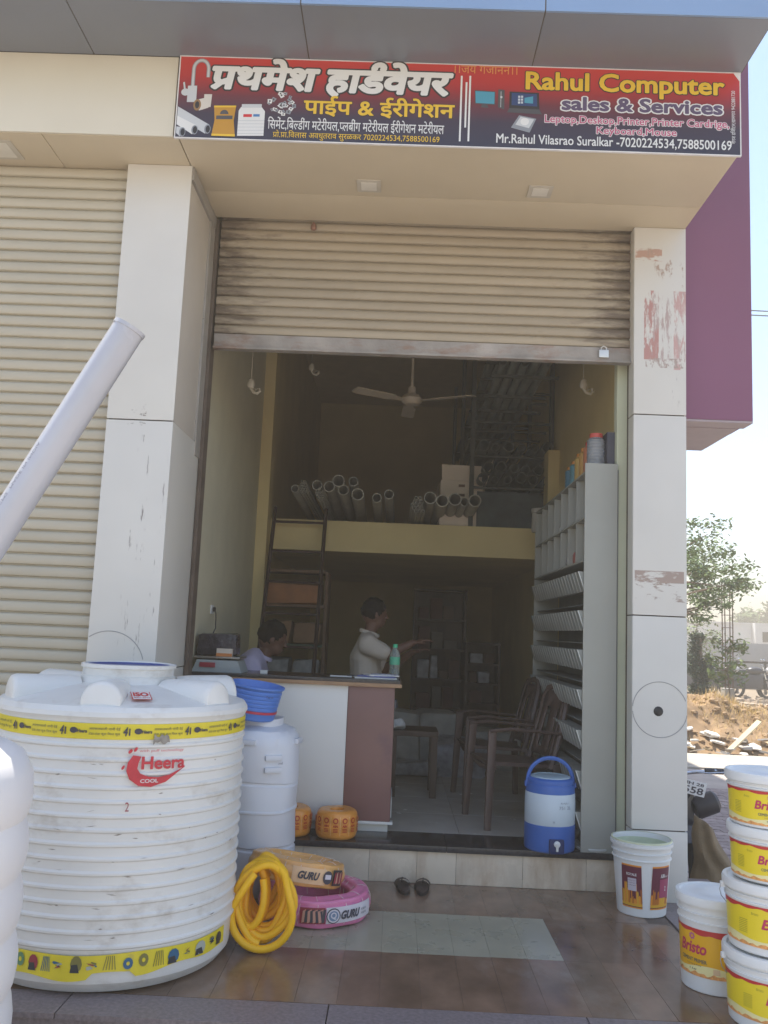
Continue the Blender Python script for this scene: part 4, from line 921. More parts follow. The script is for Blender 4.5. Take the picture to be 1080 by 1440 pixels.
MB().cbox((0, 0, .003), (.14, .07, .006), .001, (0, 0, .05)).build('pad', PAPER, pn); MB().tube([(.04, -.0, .01), (.15, .02, .01)], .004, 6).build('pen', BLACK, pn)
er = tag(MB().cbox((0, 0, .012), (.045, .03, .024), .004).build('eraser_block', PAPER, None, True), 'small white block on the counter before the seated man', 'box'); er.location = (-.83, .5, 1.147)
sc_ = thing('weighing_scale', 'grey electronic weighing scale with red display at the left end of the counter', 'weighing scale', (-1.13, .60, 1.1465))
SG = M('scale_grey', (.32, .36, .37), .5)
MB().prism([(-.16, 0), (.16, 0), (.13, .075), (-.13, .075)], 1, -.13, .13).build('housing', SG, sc_)
MB().box(-.15, .145, -.135, .135, .085, .098, .004).build('platter', M('platter_steel', (.3, .27, .24), .35, metal=.6), sc_, True)
MB().box(-.02, .02, -.02, .02, .0755, .0848).build('post', BLACK, sc_)
MB().cbox((-.06, -.135, .044), (.1, .012, .03), .002, (0, 0, 0)).build('display', M('display_red', (.3, .03, .05), .3), sc_, True)
mo = thing('wrapped_machine', 'dark machine under crumpled black plastic standing on the weighing scale', 'machine', (-1.15, .62, 1.2455))
MB().box(-.13, .13, -.09, .09, 0, .145, .03).jitter(.014, 14, 2).build('cover', M('black_film', (.04, .035, .045), .25, var=.5, vs=12, bump=.5, bs=30), mo, True, 60)
mb_ = thing('small_carton', 'small white and orange carton in front of the wrapped machine', 'box', (-1.09, .50, 1.2455))
MB().box(-.05, .05, -.02, .02, .0, .05, .002).build('carton', M('carton_white', (.6, .53, .45), .6), mb_)
MB().box(-.051, .051, -.0215, -.0205, .0, .02).build('print_band', M('carton_orange', (.55, .2, .06), .6), mb_)
cl2 = tag(MB().tube([(-1.299, 1.0, 1.55), (-1.27, .97, 1.56), (-1.25, .93, 1.52), (-1.24, .9, 1.42), (-1.27, .86, 1.33), (-1.29, .85, 1.26)], .004, 6).build('power_cable', BLACK, None, True), 'black cable hanging from the wall socket to the machine', 'cable')
so = thing('wall_socket', 'small white wall socket on the left wall above the counter', 'socket', (-1.299, 1.0, 1.55))
MB().box(0, .012, -.04, .04, -.03, .03, .003).build('plate', PAPER, so, True); MB().box(.0125, .03, -.015, .015, -.015, .015, .003).build('plug', BLACK, so, True)

# ================================================================ PEOPLE
SKIN = M('skin_brown', (.1, .045, .028), .55, var=.12, vs=8); HAIR = M('hair_black', (.008, .007, .007), .95, var=.4, vs=40, spec=.05)
_BALL = {}
def ball(u, v):
    if (u, v) not in _BALL:
        b = bmesh.new(); bmesh.ops.create_uvsphere(b, u_segments=u, v_segments=v, radius=1); b.verts.index_update()
        _BALL[(u, v)] = ([tuple(q.co) for q in b.verts], [tuple(q.index for q in f.verts) for f in b.faces]); b.free()
    return _BALL[(u, v)]
def skin_mesh(joints, edges, sub=1):
    "tapering limbs grown along the skeleton; remesh() afterwards fuses them into one skin"
    V = []; F = []
    def rad(j): r = j[3]; return (r[1], r[0]) if isinstance(r, tuple) else (r, r)
    for a, b in edges:
        ja, jb = joints[a], joints[b]; pa_, pb_ = Vector(ja[:3]), Vector(jb[:3]); ra, rb_ = rad(ja), rad(jb); L_ = (pb_-pa_).length
        st = max(2, int(L_/(min(ra[0], rb_[0], ra[1], rb_[1])*.4))+1)
        for i in range(st+1):
            f = i/st; rx = ra[0]+(rb_[0]-ra[0])*f; ry = ra[1]+(rb_[1]-ra[1])*f; rm = min(rx, ry); rz = min(rm*1.05, max(rx, ry))
            c = pa_.lerp(pb_, f); bv, bf = ball(*((10, 7) if rm < .02 else (16, 10))); n_ = len(V)
            V += [(c.x+p[0]*rx, c.y+p[1]*ry, c.z+p[2]*rz) for p in bv]; F += [tuple(k+n_ for k in q) for q in bf]
    me = bpy.data.meshes.new('tmp'); me.from_pydata(V, [], F); return me
def remesh(mb, vox, smooth=6):
    me = bpy.data.meshes.new('tmp'); mb.bm.to_mesh(me); mb.bm.free(); o = bpy.data.objects.new('tmp', me); COL.objects.link(o)
    m = o.modifiers.new('r', 'REMESH'); m.mode = 'VOXEL'; m.voxel_size = vox; m.use_smooth_shade = True
    k = o.modifiers.new('k', 'SMOOTH'); k.iterations = smooth; k.factor = .5
    dg = bpy.context.evaluated_depsgraph_get(); dg.update(); out = bpy.data.meshes.new_from_object(o.evaluated_get(dg)); bpy.data.objects.remove(o); return out
def head(mb, c, face, s_=1., pitch=0.):
    "head with jaw, nose, lips, eyes and ears merged into the figure; face = heading angle"
    R = Matrix.Translation(c) @ Matrix.Rotation(face, 4, 'Z') @ Matrix.Rotation(pitch, 4, 'Y') @ Matrix.Scale(s_, 4)
    mb2 = [((0, 0, .02), .1, (.95, .78, .98)), ((.03, 0, -.05), .07, (.85, .8, 1.0)), ((.05, 0, -.085), .04, (.9, .95, .7)), ((-.02, 0, .0), .09, (.95, .82, 1)),
           ((.098, 0, -.01), .014, (.8, .7, 1.8)), ((.108, 0, -.03), .014, (1.1, 1.1, .8)), ((.088, 0, -.058), .018, (.7, 1.4, .45)), ((.085, 0, -.071), .017, (.7, 1.2, .45)), ((.083, 0, .028), .02, (.6, 2.2, .5)),
           ((-.005, .08, -.01), .022, (.9, .35, 1.4)), ((-.005, -.08, -.01), .022, (.9, .35, 1.4)), ((.078, .03, .008), .012, (.7, 1.1, .8)), ((.078, -.03, .008), .012, (.7, 1.1, .8))]
    for p, r, sc in mb2:
        m = MB(); m.sphere((0, 0, 0), r, 16, 10, sc); q = R @ Matrix.Translation(p)
        for v in m.bm.verts: v.co = q @ v.co
        me = bpy.data.meshes.new('t'); m.bm.to_mesh(me); m.bm.free(); mb.bm.from_mesh(me); bpy.data.meshes.remove(me)
    return R
def hair(R, parent, seed):
    m = MB(); m.sphere((-.01, 0, .027), .108, 40, 28, (.97, .83, .97))
    for v in list(m.bm.verts):
        if v.co.z < -.06+.9*max(0, v.co.x+.03)+.02*noise.noise(v.co*60): m.bm.verts.remove(v)
    for v in m.bm.verts: v.co += Vector(noise.noise_vector(v.co*38+Vector((seed, 0, 0))))*.009
    q = [v.co.copy() for v in m.bm.verts]
    for v in m.bm.verts: v.co = R @ v.co
    o = m.build('hair', HAIR, parent, True, 70); sm_ = o.modifiers.new('thick', 'SOLIDIFY'); sm_.thickness = .006; sm_.offset = -1; return o
def hand(mb, w, fwd, palm_n, s_=1.):
    "palm with five separate, slightly curled fingers; w wrist, fwd pointing direction, palm_n palm normal"
    f = Vector(fwd).normalized(); n = Vector(palm_n).normalized(); side = f.cross(n).normalized(); w = Vector(w)
    def add(js):
        me = skin_mesh([(*p, r) for p, r in js], [(i, i+1) for i in range(len(js)-1)], 1); mb.bm.from_mesh(me); bpy.data.meshes.remove(me)
    m = MB(); M4 = Matrix((( f.x, side.x, n.x, 0), (f.y, side.y, n.y, 0), (f.z, side.z, n.z, 0), (0, 0, 0, 1)))
    m.cbox((.045, 0, 0), (.095, .078, .026), .011)
    for v in m.bm.verts: v.co = w + (M4 @ (v.co*s_))
    me = bpy.data.meshes.new('t'); m.bm.to_mesh(me); m.bm.free(); mb.bm.from_mesh(me); bpy.data.meshes.remove(me)
    for k, ln in enumerate((.068, .078, .073, .056)):
        o = (k-1.5)*.021; L_ = ln*s_
        p0 = w+f*.075*s_+side*o*s_; p1 = w+f*(.095*s_)+side*o*1.1*s_; p2 = p1+f*L_*.5+n*.006; p3 = p2+f*L_*.42+n*.018
        add([(p0, .009*s_), (p1, .0092*s_), (p2, .0082*s_), (p3, .0065*s_)])
    p0 = w+f*.025*s_-side*.028*s_; p1 = w+f*.05*s_-side*.052*s_+n*.008; p2 = w+f*.082*s_-side*.066*s_+n*.016
    add([(p0, .013*s_), (p1, .011*s_), (p2, .008*s_)])
def person(name, label, joints, edges, hd_c, face, pitch, hands, shirt, trou, shirt_c, trou_c, loc, seed, s_=.93):
    t = thing(name, label, 'person', loc)
    mb = MB(); me = skin_mesh(joints, edges, 2); mb.bm.from_mesh(me)
    R = head(mb, hd_c, face, s_, pitch)
    for h in hands: hand(mb, *h)
    body = remesh(mb, .006, 4); body.materials.clear(); body.materials.append(SKIN); link('body', body, t)
    for nm, (js, es), mt in (('shirt', shirt, shirt_c), ('trousers', trou, trou_c)):
        mb = MB(); me = skin_mesh(js, es, 2); mb.bm.from_mesh(me)
        for v in mb.bm.verts: v.co += Vector(noise.noise_vector(v.co*9+Vector((seed, 0, 0))))*.012+Vector(noise.noise_vector(v.co*26))*.004
        c_ = remesh(mb, .011, 3); c_.materials.clear(); c_.materials.append(mt); link(nm, c_, t)
    hair(R, t, seed); return t, R
# standing man: faces right, right arm stretched out
J = [(0, 0, .93, (.13, .1)), (-.01, 0, 1.1, (.13, .1)), (-.02, 0, 1.25, (.15, .105)), (-.015, 0, 1.36, (.1, .07)), (.005, 0, 1.43, .05), (.02, 0, 1.5, .05),
     (.0, -.16, 1.345, .058), (.12, -.2, 1.29, .043), (.15, -.2, 1.285, .042), (.33, -.17, 1.375, .026),
     (-.01, .16, 1.34, .058), (.1, .21, 1.15, .043), (.2, .16, 1.2, .038), (.33, .08, 1.3, .026),
     (.0, -.09, .88, .085), (.03, -.1, .55, .058), (.0, -.1, .29, .035), (.1, -.1, .235, .03),
     (-.02, .09, .88, .085), (-.01, .1, .55, .058), (-.05, .1, .29, .035), (.05, .1, .235, .03)]
E_ = [(0, 1), (1, 2), (2, 3), (3, 4), (4, 5), (3, 6), (6, 7), (7, 8), (8, 9), (3, 10), (10, 11), (11, 12), (12, 13), (0, 14), (14, 15), (15, 16), (16, 17), (0, 18), (18, 19), (19, 20), (20, 21)]
sj = [(0, 0, .90, (.15, .12)), (-.01, 0, 1.08, (.15, .12)), (-.02, 0, 1.24, (.165, .12)), (-.012, 0, 1.37, (.1, .075)), (-.0, 0, 1.405, (.062, .06)), (.0, -.16, 1.35, .073), (.11, -.198, 1.295, .064), (-.01, .16, 1.345, .073), (.08, .2, 1.19, .062)]
se = [(0, 1), (1, 2), (2, 3), (3, 4), (3, 5), (5, 6), (3, 7), (7, 8)]
tj = [(0, 0, .9, (.14, .11)), (.0, -.09, .84, .1), (.03, -.1, .55, .075), (.0, -.1, .26, .062), (-.02, .09, .84, .1), (-.01, .1, .55, .075), (-.05, .1, .26, .062)]
te = [(0, 1), (1, 2), (2, 3), (0, 4), (4, 5), (5, 6)]
CREAM = M('shirt_cream', (.42, .37, .31), .8, var=.08, vs=8, bump=.3, bs=20); LAV = M('shirt_lavender', (.4, .37, .5), .8, var=.07, vs=8, bump=.3, bs=20)
TROU = M('trousers_dark', (.05, .045, .05), .85, var=.2)
pm1, R1 = person('person', 'man in a cream half sleeve shirt standing behind the counter, arm stretched right', J, E_, (.035, .0, 1.578), RD(18), RD(2), [((.33, -.17, 1.375), (1, .15, .25), (.2, .1, -1), .9), ((.33, .08, 1.3), (1, -.2, .3), (0, 0, -1), .9)], (sj, se), (tj, te), CREAM, TROU, (-.195, 1.5, 0), 1)
MB().tube([(.0+.07*cos(RD(a)), .062*sin(RD(a)), 1.432-.02*cos(RD(a))) for a in range(0, 360, 24)], .009, 6, closed=True, flat=1.8).build('collar', CREAM, pm1, True)
# seated man
J2 = [(0, 0, .70, (.13, .1)), (.0, 0, .9, (.14, .11)), (.0, 0, 1.04, (.15, .12)), (.05, 0, 1.13, (.1, .08)), (.1, 0, 1.17, .05), (.13, 0, 1.23, .05),
      (.04, -.16, 1.11, .058), (.12, -.22, .88, .043), (.16, -.22, .84, .04), (.3, -.12, .98, .026),
      (.05, .17, 1.08, .058), (.1, .22, .86, .043), (.15, .22, .84, .04), (.34, .12, .9, .026),
      (.02, -.09, .68, .09), (.4, -.11, .66, .06), (.4, -.11, .3, .036), (.5, -.11, .24, .03),
      (.02, .09, .68, .09), (.4, .11, .66, .06), (.4, .11, .3, .036), (.5, .11, .24, .03)]
sj2 = [(0, 0, .70, (.15, .12)), (.0, 0, .9, (.16, .13)), (.0, 0, 1.045, (.165, .135)), (.045, 0, 1.145, (.105, .095)), (.08, 0, 1.165, (.066, .066)), (.04, -.16, 1.12, .08), (.11, -.21, .92, .066), (.04, .16, 1.12, .08), (.09, .21, .9, .062)]
tj2 = [(0, 0, .7, (.14, .12)), (.02, -.09, .69, .105), (.4, -.11, .66, .08), (.4, -.11, .28, .062), (.02, .09, .69, .105), (.4, .11, .66, .08), (.4, .11, .28, .062)]
pm2, R2_ = person('person', 'dark haired man in a lavender shirt sitting behind the counter by the ladder', J2, E_, (.165, 0, 1.31), RD(12), RD(14), [((.3, -.12, .98), (1, .1, .3), (.2, 0, -1), .9), ((.34, .12, .9), (1, -.2, .2), (0, 0, -1), .9)], (sj2, se), (tj2, te), LAV, TROU, (-1.04, 1.14, .055), 5, 1.0)
MB().tube([(.095+.068*cos(RD(a)), .062*sin(RD(a)), 1.185-.03*cos(RD(a))) for a in range(0, 360, 24)], .009, 6, closed=True, flat=1.8).build('collar', LAV, pm2, True)
stl = thing('stool', 'plain wooden stool under the seated man behind the counter', 'stool', (-1.05, 1.14, .216))
MB().box(-.15, .2, -.16, .16, .365, .395, .008).build('seat', MWOOD, stl, True)
for x in (-.13, .18):
    for y in (-.13, .13): MB().box(x-.018, x+.018, y-.018, y+.018, 0, .364).build('leg', MWOOD, stl)

# ================================================================ STEEL SHELVING ON THE RIGHT
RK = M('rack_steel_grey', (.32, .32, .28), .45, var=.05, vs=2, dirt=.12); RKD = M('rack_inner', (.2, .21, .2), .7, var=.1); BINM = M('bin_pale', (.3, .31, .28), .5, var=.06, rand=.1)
rk = thing('display_rack', 'tall grey steel display rack with tilted sample bins along the right wall', 'rack', (1.28, .2, .217))
def kp(name, mat, *a, bev=.001): return part(name, mat, *a, rk, bev)
kp('end_panel', RK, 1.135, 1.335, .16, .175, .217, 2.535); kp('end_panel', RK, 1.135, 1.335, 2.11, 2.125, .217, 2.41)
kp('back_panel', RKD, 1.34, 1.345, .176, 2.109, .217, 2.5)
for k in range(7): kp('divider', RK, 1.14, 1.338, .45+k*.27, .458+k*.27, 1.93, 2.47)
kp('shelf', RK, 1.137, 1.339, .176, 2.109, 1.925, 1.937); kp('shelf', RK, 1.137, 1.339, .176, 2.109, 2.19, 2.2); kp('top_shelf', RK, 1.137, 1.339, .176, 2.109, 2.475, 2.485)
for k in range(7):
    zt = 1.862-k*.237
    kp('shelf', RKD, 1.16, 1.339, .176, 2.109, zt-.2, zt-.195)
bm_ = MB(); bm_.prism([(-.036, 0), (0, -.118), (.05, -.118), (.05, 0)], 1, -.0455, .0455); bme = bm_.mesh('sample_bin', BINM)
bm2 = MB(); bm2.prism([(-.04, .0), (.0, -.122), (.006, -.12), (-.033, .0)], 1, -.0035, .0035); dme = bm2.mesh('bin_divider', M('bin_edge', (.5, .51, .47), .5))
for k in range(7):
    zt = 1.862-k*.237
    for j in range(20):
        o = link('sample_bin', bme, rk, (1.142-1.28, .23+j*.0955-.2, zt-.217)); link('bin_divider', dme, rk, (1.142-1.28, .182+j*.0955-.2, zt-.217))
rs = random.Random(4)
for k in range(5):
    o = thing('pipe_fitting', ['white plastic elbow fitting on the middle shelf of the rack', 'small round white tap part on a rack shelf', 'reddish packet of fittings on the lower rack shelf', 'white tee fitting near the far end of the rack', 'clear packet of washers on the rack shelf'][k], 'fitting', (1.2, (.75, 1.15, .7, 1.7, .95)[k], (2.2, 2.2, 1.937, 1.937, 1.937)[k]))
    mt = (PAPER, PAPER, M('packet_red', (.35, .12, .1), .6), PAPER, M('bag_film', ()))[k]
    if k in (0, 3): MB().tube([(0, 0, .03), (0, .05, .03), (0, .07, .05), (0, .075, .09)], .024, 12).build('elbow', mt, o, True)
    elif k == 1: MB().lathe([(0, 0), (.035, 0), (.04, .04), (.02, .07), (0, .08)], 16).build('cap', mt, o, True)
    else: MB().sphere((0, 0, .045), .045, 12, 8, (.6, 1, 1)).jitter(.015, 25, k).build('packet', mt, o)
wb = thing('meter_box', 'round pale plastic junction box at the end of the loft beam', 'junction box', (1.2, 2.28, 2.34))
MB().lathe([(0, 0), (.07, 0), (.075, .02), (.07, .16), (.078, .165), (.078, .2), (0, .205)], 20).build('case', M('box_pale', (.4, .38, .34), .5), wb, True)
# jars on top of the rack
def jar(y, h, r, colb, cap, label):
    t = thing('jar', label, 'jar', (1.235, y, 2.4855), 0, 'capped jars on top of the rack')
    pf = [(0, 0), (r, 0), (r, .01)]; k = 0
    while .01+k*.02 < h*.82: pf += [(r, .012+k*.02), (r*.955, .02+k*.02)]; k += 1
    pf += [(r, h*.84), (r*.7, h*.9), (0, h*.9)]
    MB().lathe(pf, 24, cap1=False).build('body', colb, t, True, 30); MB().lathe([(0, h*.9), (r*.72, h*.9), (r*.72, h), (0, h)], 20).build('cap', cap, t, True, 40)
CRD = M('cap_red', (.55, .08, .06), .4); CRO = M('cap_orange', (.6, .25, .06), .4)
jar(.32, .27, .058, M('jar_clear', (.4, .43, .46), .25, trans=.4), CRD, 'largest clear ribbed jar with red cap on the near end of the rack top')
for k, (y, h, c, c2, nm) in enumerate(((.49, .25, (.45, .16, .08), CRD, 'rust'), (.63, .24, (.5, .28, .08), CRO, 'orange'), (.78, .23, (.5, .33, .1), CRO, 'amber'), (.95, .21, (.1, .25, .3), CRO, 'teal'), (1.12, .2, (.08, .2, .28), CRO, 'blue'))):
    jar(y, h, .045, M('jar_'+nm, c, .4), c2, nm+' coloured jar with '+('red' if c2 is CRD else 'orange')+' cap in the row on the rack top')
o = thing('dark_carton', 'dark bottle crate beside the largest jar on the rack top', 'crate', (1.3, .34, 2.4855)); MB().box(-.012, .06, -.1, .12, 0, .27, .006).build('crate_body', M('crate_dark', (.07, .07, .09), .6), o, True)

# ================================================================ LOFT: PIPES, CARTON, PIPE RACK
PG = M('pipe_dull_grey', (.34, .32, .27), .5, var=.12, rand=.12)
loft_labels = ['leftmost pipe lying on the loft edge', 'pipe right of the leftmost thin bundle', 'pipe in the left cluster, third from the left', 'upper pipe of the left cluster', 'lower middle pipe of the left cluster', 'upper right pipe of the left cluster', 'thick pipe ending the left cluster', 'lone pipe right of the left cluster', 'lone longer pipe nearest the loft centre', 'thick pipe above the small bundle', 'thick pipe left of the carton foot', 'thick pipe before the carton', 'thin pipe between two thick ones before the carton', 'rightmost thick pipe on the loft edge']
for (x, z_, r), lb in zip(((-.932, 2.661, .036), (-.739, 2.70, .045), (-.632, 2.692, .05), (-.553, 2.746, .055), (-.505, 2.665, .048), (-.421, 2.745, .043), (-.378, 2.632, .055), (-.208, 2.607, .043), (-.103, 2.643, .043), (.26, 2.626, .056), (.367, 2.605, .056), (.478, 2.622, .056), (.56, 2.6, .037), (.653, 2.617, .056)), loft_labels):
    t = thing('stored_pipe', lb+', grey plastic', 'pipe', (x, 2.45, z_), 0, 'grey pipes stored on the loft edge')
    MB().pipe((0, 0, 0), (.03*random.uniform(-1, 1), 2.6, max(2.46+r, z_-.12)-z_), r, r*.86, 18).build('barrel', PG, t, True, 40)
def bundle(x, z_, rr, n_, label):
    t = thing('conduit_bundle', label, 'pipe bundle', (x, 2.45, z_), 0, 'bundles of thin conduit on the loft')
    k = 0
    for i in range(-2, 3):
        for j in range(-2, 3):
            u = (i+(.5 if j % 2 else 0))*rr*2.05; v = j*rr*1.8
            if u*u+v*v < (rr*4.3)**2 and k < n_: MB().pipe((u, random.uniform(-.02, .02), v), (u, 2.4, v-.05), rr, rr*.75, 8).build('conduit', PG, t, True, 40); k += 1
bundle(-.845, 2.68, .0125, 14, 'left bundle of thin grey conduits on the loft edge'); bundle(-.692, 2.625, .0125, 12, 'bundle of thin conduits between thicker pipes, left half of the loft'); bundle(.17, 2.56, .016, 14, 'bundle of small pipes right of the loft centre')
CART = M('cardboard_pale', (.78, .68, .58), .8, var=.08, vs=3)
cb = thing('carton', 'pale cardboard carton with an open flap behind the pipes on the loft', 'carton', (.57, 3.2, 2.452), .03)
MB().box(-.2, .2, -.15, .25, 0, .44, .003).build('box', CART, cb); MB().prism([(-.151, .441), (-.1, .6), (-.095, .6), (-.146, .441)], 0, -.19, .19).build('flap', CART, cb)
MB().prism([(.2, .3), (.206, .3), (.3, .66), (.294, .66)], 1, -.14, .2).build('flap', CART, cb)
for q in range(3): MB().box(-.03, .03, -.153, -.1515, .2+q*.09, .225+q*.09).build('print_mark', M('carton_print', (.14, .08, .06), .8), cb)
hr = thing('pipe_rack', 'dark steel rack of long pipes high along the right wall above the loft', 'pipe rack', (1.05, 3.0, 2.45))
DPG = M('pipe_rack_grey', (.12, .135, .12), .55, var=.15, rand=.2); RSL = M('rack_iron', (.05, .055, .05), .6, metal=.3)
def hp_(name, mat, *a): return part(name, mat, *a, hr, 0)
for y in (2.97, 4.4, 5.9):
    hp_('upright', RSL, .64, .68, y-.02, y+.02, 2.451, 4.6); hp_('upright', RSL, 1.38, 1.42, y-.02, y+.02, 3.01, 4.6)
    for z_ in (2.83, 3.13, 3.46, 3.75): hp_('cross_bar', RSL, .64, 1.42, y-.018, y+.018, z_-.02, z_)
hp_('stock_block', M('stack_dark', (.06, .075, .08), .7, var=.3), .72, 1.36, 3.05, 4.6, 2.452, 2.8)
rs = random.Random(9)
for row, z_ in enumerate((2.87, 2.97, 3.17, 3.5, 3.57, 3.79, 3.86)):
    for j in range(6):
        r = rs.uniform(.04, .056); x = .755+j*.118+(.05 if row in (1, 4, 6) else 0)
        if x > 1.37: continue
        big = row < 3
        y0 = 2.9+rs.uniform(-.08, .05) if big else rs.uniform(1.1, 1.3)
        if not big:
            x = .74+j*.082+(.04 if row in (4, 6) else 0)
            if x > 1.14: continue
            r = rs.uniform(.028, .04)
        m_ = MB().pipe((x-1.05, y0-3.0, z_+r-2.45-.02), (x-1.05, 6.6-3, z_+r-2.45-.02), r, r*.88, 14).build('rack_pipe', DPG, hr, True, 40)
for y in (1.5, 2.1, 2.6, 3.4, 3.8): hp_('cross_bar', RSL, .68, 1.2 if y < 2.9 else 1.42, y-.015, y+.015, 3.455, 3.475); hp_('cross_bar', RSL, .68, 1.2 if y < 2.9 else 1.42, y-.015, y+.015, 3.75, 3.77)

# ladder
ld = thing('ladder', 'dark steel ladder leaning from the shop floor up to the loft', 'ladder', (-.92, 1.9, .217))
A0, A1 = Vector((-.22, 0, 0)), Vector((-.235, .98, 2.33)); B0, B1 = Vector((.26, 0, 0)), Vector((.235, .98, 2.33))
LDM = M('ladder_brown_steel', (.075, .045, .04), .55, metal=.3)
MB().tube([A0, A1], .018, 4).build('rail', LDM, ld); MB().tube([B0, B1], .018, 4).build('rail', LDM, ld)
for k in range(8):
    f = (k+.8)/8.3; MB().tube([A0.lerp(A1, f), B0.lerp(B1, f)], .013, 6).build('rung', LDM, ld)
# wooden shelf behind the ladder
sf = thing('wooden_shelf', 'wooden shelf of orange bundles and bags under the loft behind the ladder', 'shelf', (-.95, 3.1, .216))
for x in (-.32, .3): MB().box(x-.015, x+.015, -.15, .2, 0, 1.75).build('side_board', MWOOD, sf)
for z_ in (.3, .72, 1.06, 1.42, 1.74): MB().box(-.304, .284, -.15, .2, z_, z_+.025).build('shelf_board', M('shelf_green', (.05, .1, .06), .6) if z_ == 1.06 else MWOOD, sf)
rs = random.Random(2)
for z_, mt, nm, n_ in ((1.446, M('bundle_orange', (.4, .17, .07), .7, var=.2), 'orange cloth bundle', 1), (1.086, M('bundle_tan', (.3, .17, .09), .7, var=.2), 'tan packet', 2), (.746, M('bag_pale', (.33, .34, .33), .5, var=.3, vs=12), 'pale plastic bag', 2), (.326, M('bag_pale', ()), 'pale plastic sack', 1)):
    for q in range(n_):
        o = thing('bundle', '%s on the wooden shelf behind the ladder, %s' % (nm, ('left side', 'right side')[q] if n_ > 1 else 'filling its board'), 'bundle', (-.95+((-.14, .14)[q] if n_ > 1 else 0), 3.12, .216+z_))
        w = .26 if n_ == 1 else .13; MB().box(-w, w, -.13, .12, 0, .2, .04).jitter(.03, 8, q+z_).build('wrap', mt, o, True, 60)

# ceiling fan, lamps
fn_ = thing('ceiling_fan', 'pale three bladed ceiling fan hanging above the counter area', 'ceiling fan', (.06, 2.0, 3.37))
FANM = M('fan_cream', (.45, .38, .29), .45, var=.06)
MB().lathe([(.0, -.035), (.06, -.03), (.085, -.005), (.09, .02), (.07, .05), (.035, .065), (.03, .12), (.012, .13), (.012, 1.5), (0, 1.5)], 28, cap0=False, cap1=False).build('motor', FANM, fn_, True, 40)
for k, a in enumerate((-26, 94, 214)):
    m = MB(); m.prism([(.09, -.025), (.17, -.03), (.2, -.055), (.52, -.065), (.56, -.04), (.56, .05), (.2, .055), (.17, .03), (.09, .025)], 2, -.003, .003)
    o = m.build('blade', FANM, fn_); o.rotation_euler = (RD(9), 0, RD(a))
for k, (x, y, z_, zt, lb) in enumerate(((-1.12, 1.0, 3.16, 4.9, 'unlit white lamp hanging near the left wall inside'), (-.85, 2.5, 3.75, 4.9, 'unlit lamp hanging deeper inside, left of the fan'), (1.29, 1.0, 3.25, 4.9, 'unlit white lamp hanging near the right wall inside'))):
    t = thing('hanging_lamp', lb, 'lamp', (x, y, z_))
    LW = M('lamp_white', (.55, .5, .4), .5)
    MB().tube([(0, 0, .05), (0, 0, zt-z_)], .003, 5).build('cord', LW, t); MB().lathe([(0, .06), (.02, .06), (.03, .02), (.02, .0), (.0, 0)], 12).build('holder', LW, t, True)
    MB().tube([(0, 0, 0), (.02, 0, -.03), (.05, 0, -.04), (.07, 0, -.02), (.06, 0, 0), (.03, 0, -.01)], .011, 8).build('bulb', LW, t, True)

# ================================================================ CHAIRS, SACKS AND CABINETS
CHB = M('chair_brown_plastic', (.1, .065, .055), .45, var=.12, vs=6)
def armchair(loc, rz, label):
    t = thing('plastic_armchair', label, 'chair', loc, rz, 'brown plastic armchairs by the rack')
    # faces +x
    MB().prism([(.23, .40), (.24, .425), (.0, .415), (-.2, .405), (-.2, .385), (.0, .39)], 1, -.21, .21).build('seat', CHB, t)
    for sx, sy in ((1, 1), (1, -1), (-1, 1), (-1, -1)):
        top = (.22*sx, .215*sy, .41 if sx < 0 else .62); bot = (.25*sx, .25*sy, 0)
        m = MB(); m.tube([bot, (.235*sx, .232*sy, .3), top], .022, 6, flat=1.3, rs=[.018, .022, .024]); m.build('leg', CHB, t, True, 50)
    for sy in (1, -1):
        MB().tube([(.24, .232*sy, .62), (.1, .24*sy, .635), (-.12, .238*sy, .62), (-.25, .225*sy, .61)], .02, 6, flat=.6).build('armrest', CHB, t, True)
        MB().tube([(-.19, .205*sy, .38), (-.25, .215*sy, .6), (-.30, .2*sy, .82), (-.315, .15*sy, .89), (-.325, .0, .915)], .021, 6).build('back_post', CHB, t, True)
    m = MB(); rows = []
    for i in range(9):
        f = i/8; z_ = .44+.43*f; x = -.2-.115*f; w = .17
        rows.append([m.bm.verts.new((x-.02*cos(j/6*pi-pi/2), -w+2*w*j/6, z_)) for j in range(7)])
    for j in (0, 2, 4, 6):
        pass
    for i in range(8):
        for j in range(6):
            if j in (1, 4) and 1 <= i <= 5: continue
            m.bm.faces.new((rows[i][j], rows[i][j+1], rows[i+1][j+1], rows[i+1][j]))
    o = m.build('backrest', CHB, t, True); k = o.modifiers.new('thick', 'SOLIDIFY'); k.thickness = .012
    MB().tube([(.2, -.21, .38), (.22, 0, .37), (.2, .21, .38)], .018, 6).build('apron', CHB, t, True)
armchair((.83, .93, .216), RD(192), 'nearer brown plastic armchair beside the rack, behind the water jug')
armchair((.78, 1.75, .216), RD(186), 'farther brown plastic armchair beside the rack')
ws = thing('wooden_stool', 'dark wooden table stool with crumpled paper just inside the door behind the counter', 'table', (.2, 1.85, .216))
MB().box(-.2, .16, -.2, .2, .45, .49, .005).build('top', DWOOD, ws, True)
for x in (-.18, .13):
    for y in (-.17, .17): MB().box(x-.025, x+.025, y-.025, y+.025, 0, .449).build('leg', DWOOD, ws)
cpb = thing('crumpled_paper', 'crumpled white paper on the dark wooden table', 'paper', (.05, 1.75, .707)); MB().sphere((0, 0, .035), .05, 14, 9, (1.2, .8, .7)).jitter(.03, 20, 1).build('paper_ball', PAPER, cpb)
SK = M('sack_white', (.36, .35, .31), .7, var=.2, vs=9, bump=.4, bs=25, dirt=.3, dcol=(.25, .22, .14), ds=5); SK2 = M('sack_grey_film', (.3, .3, .32), .4, var=.35, vs=14, bump=.5, bs=30)
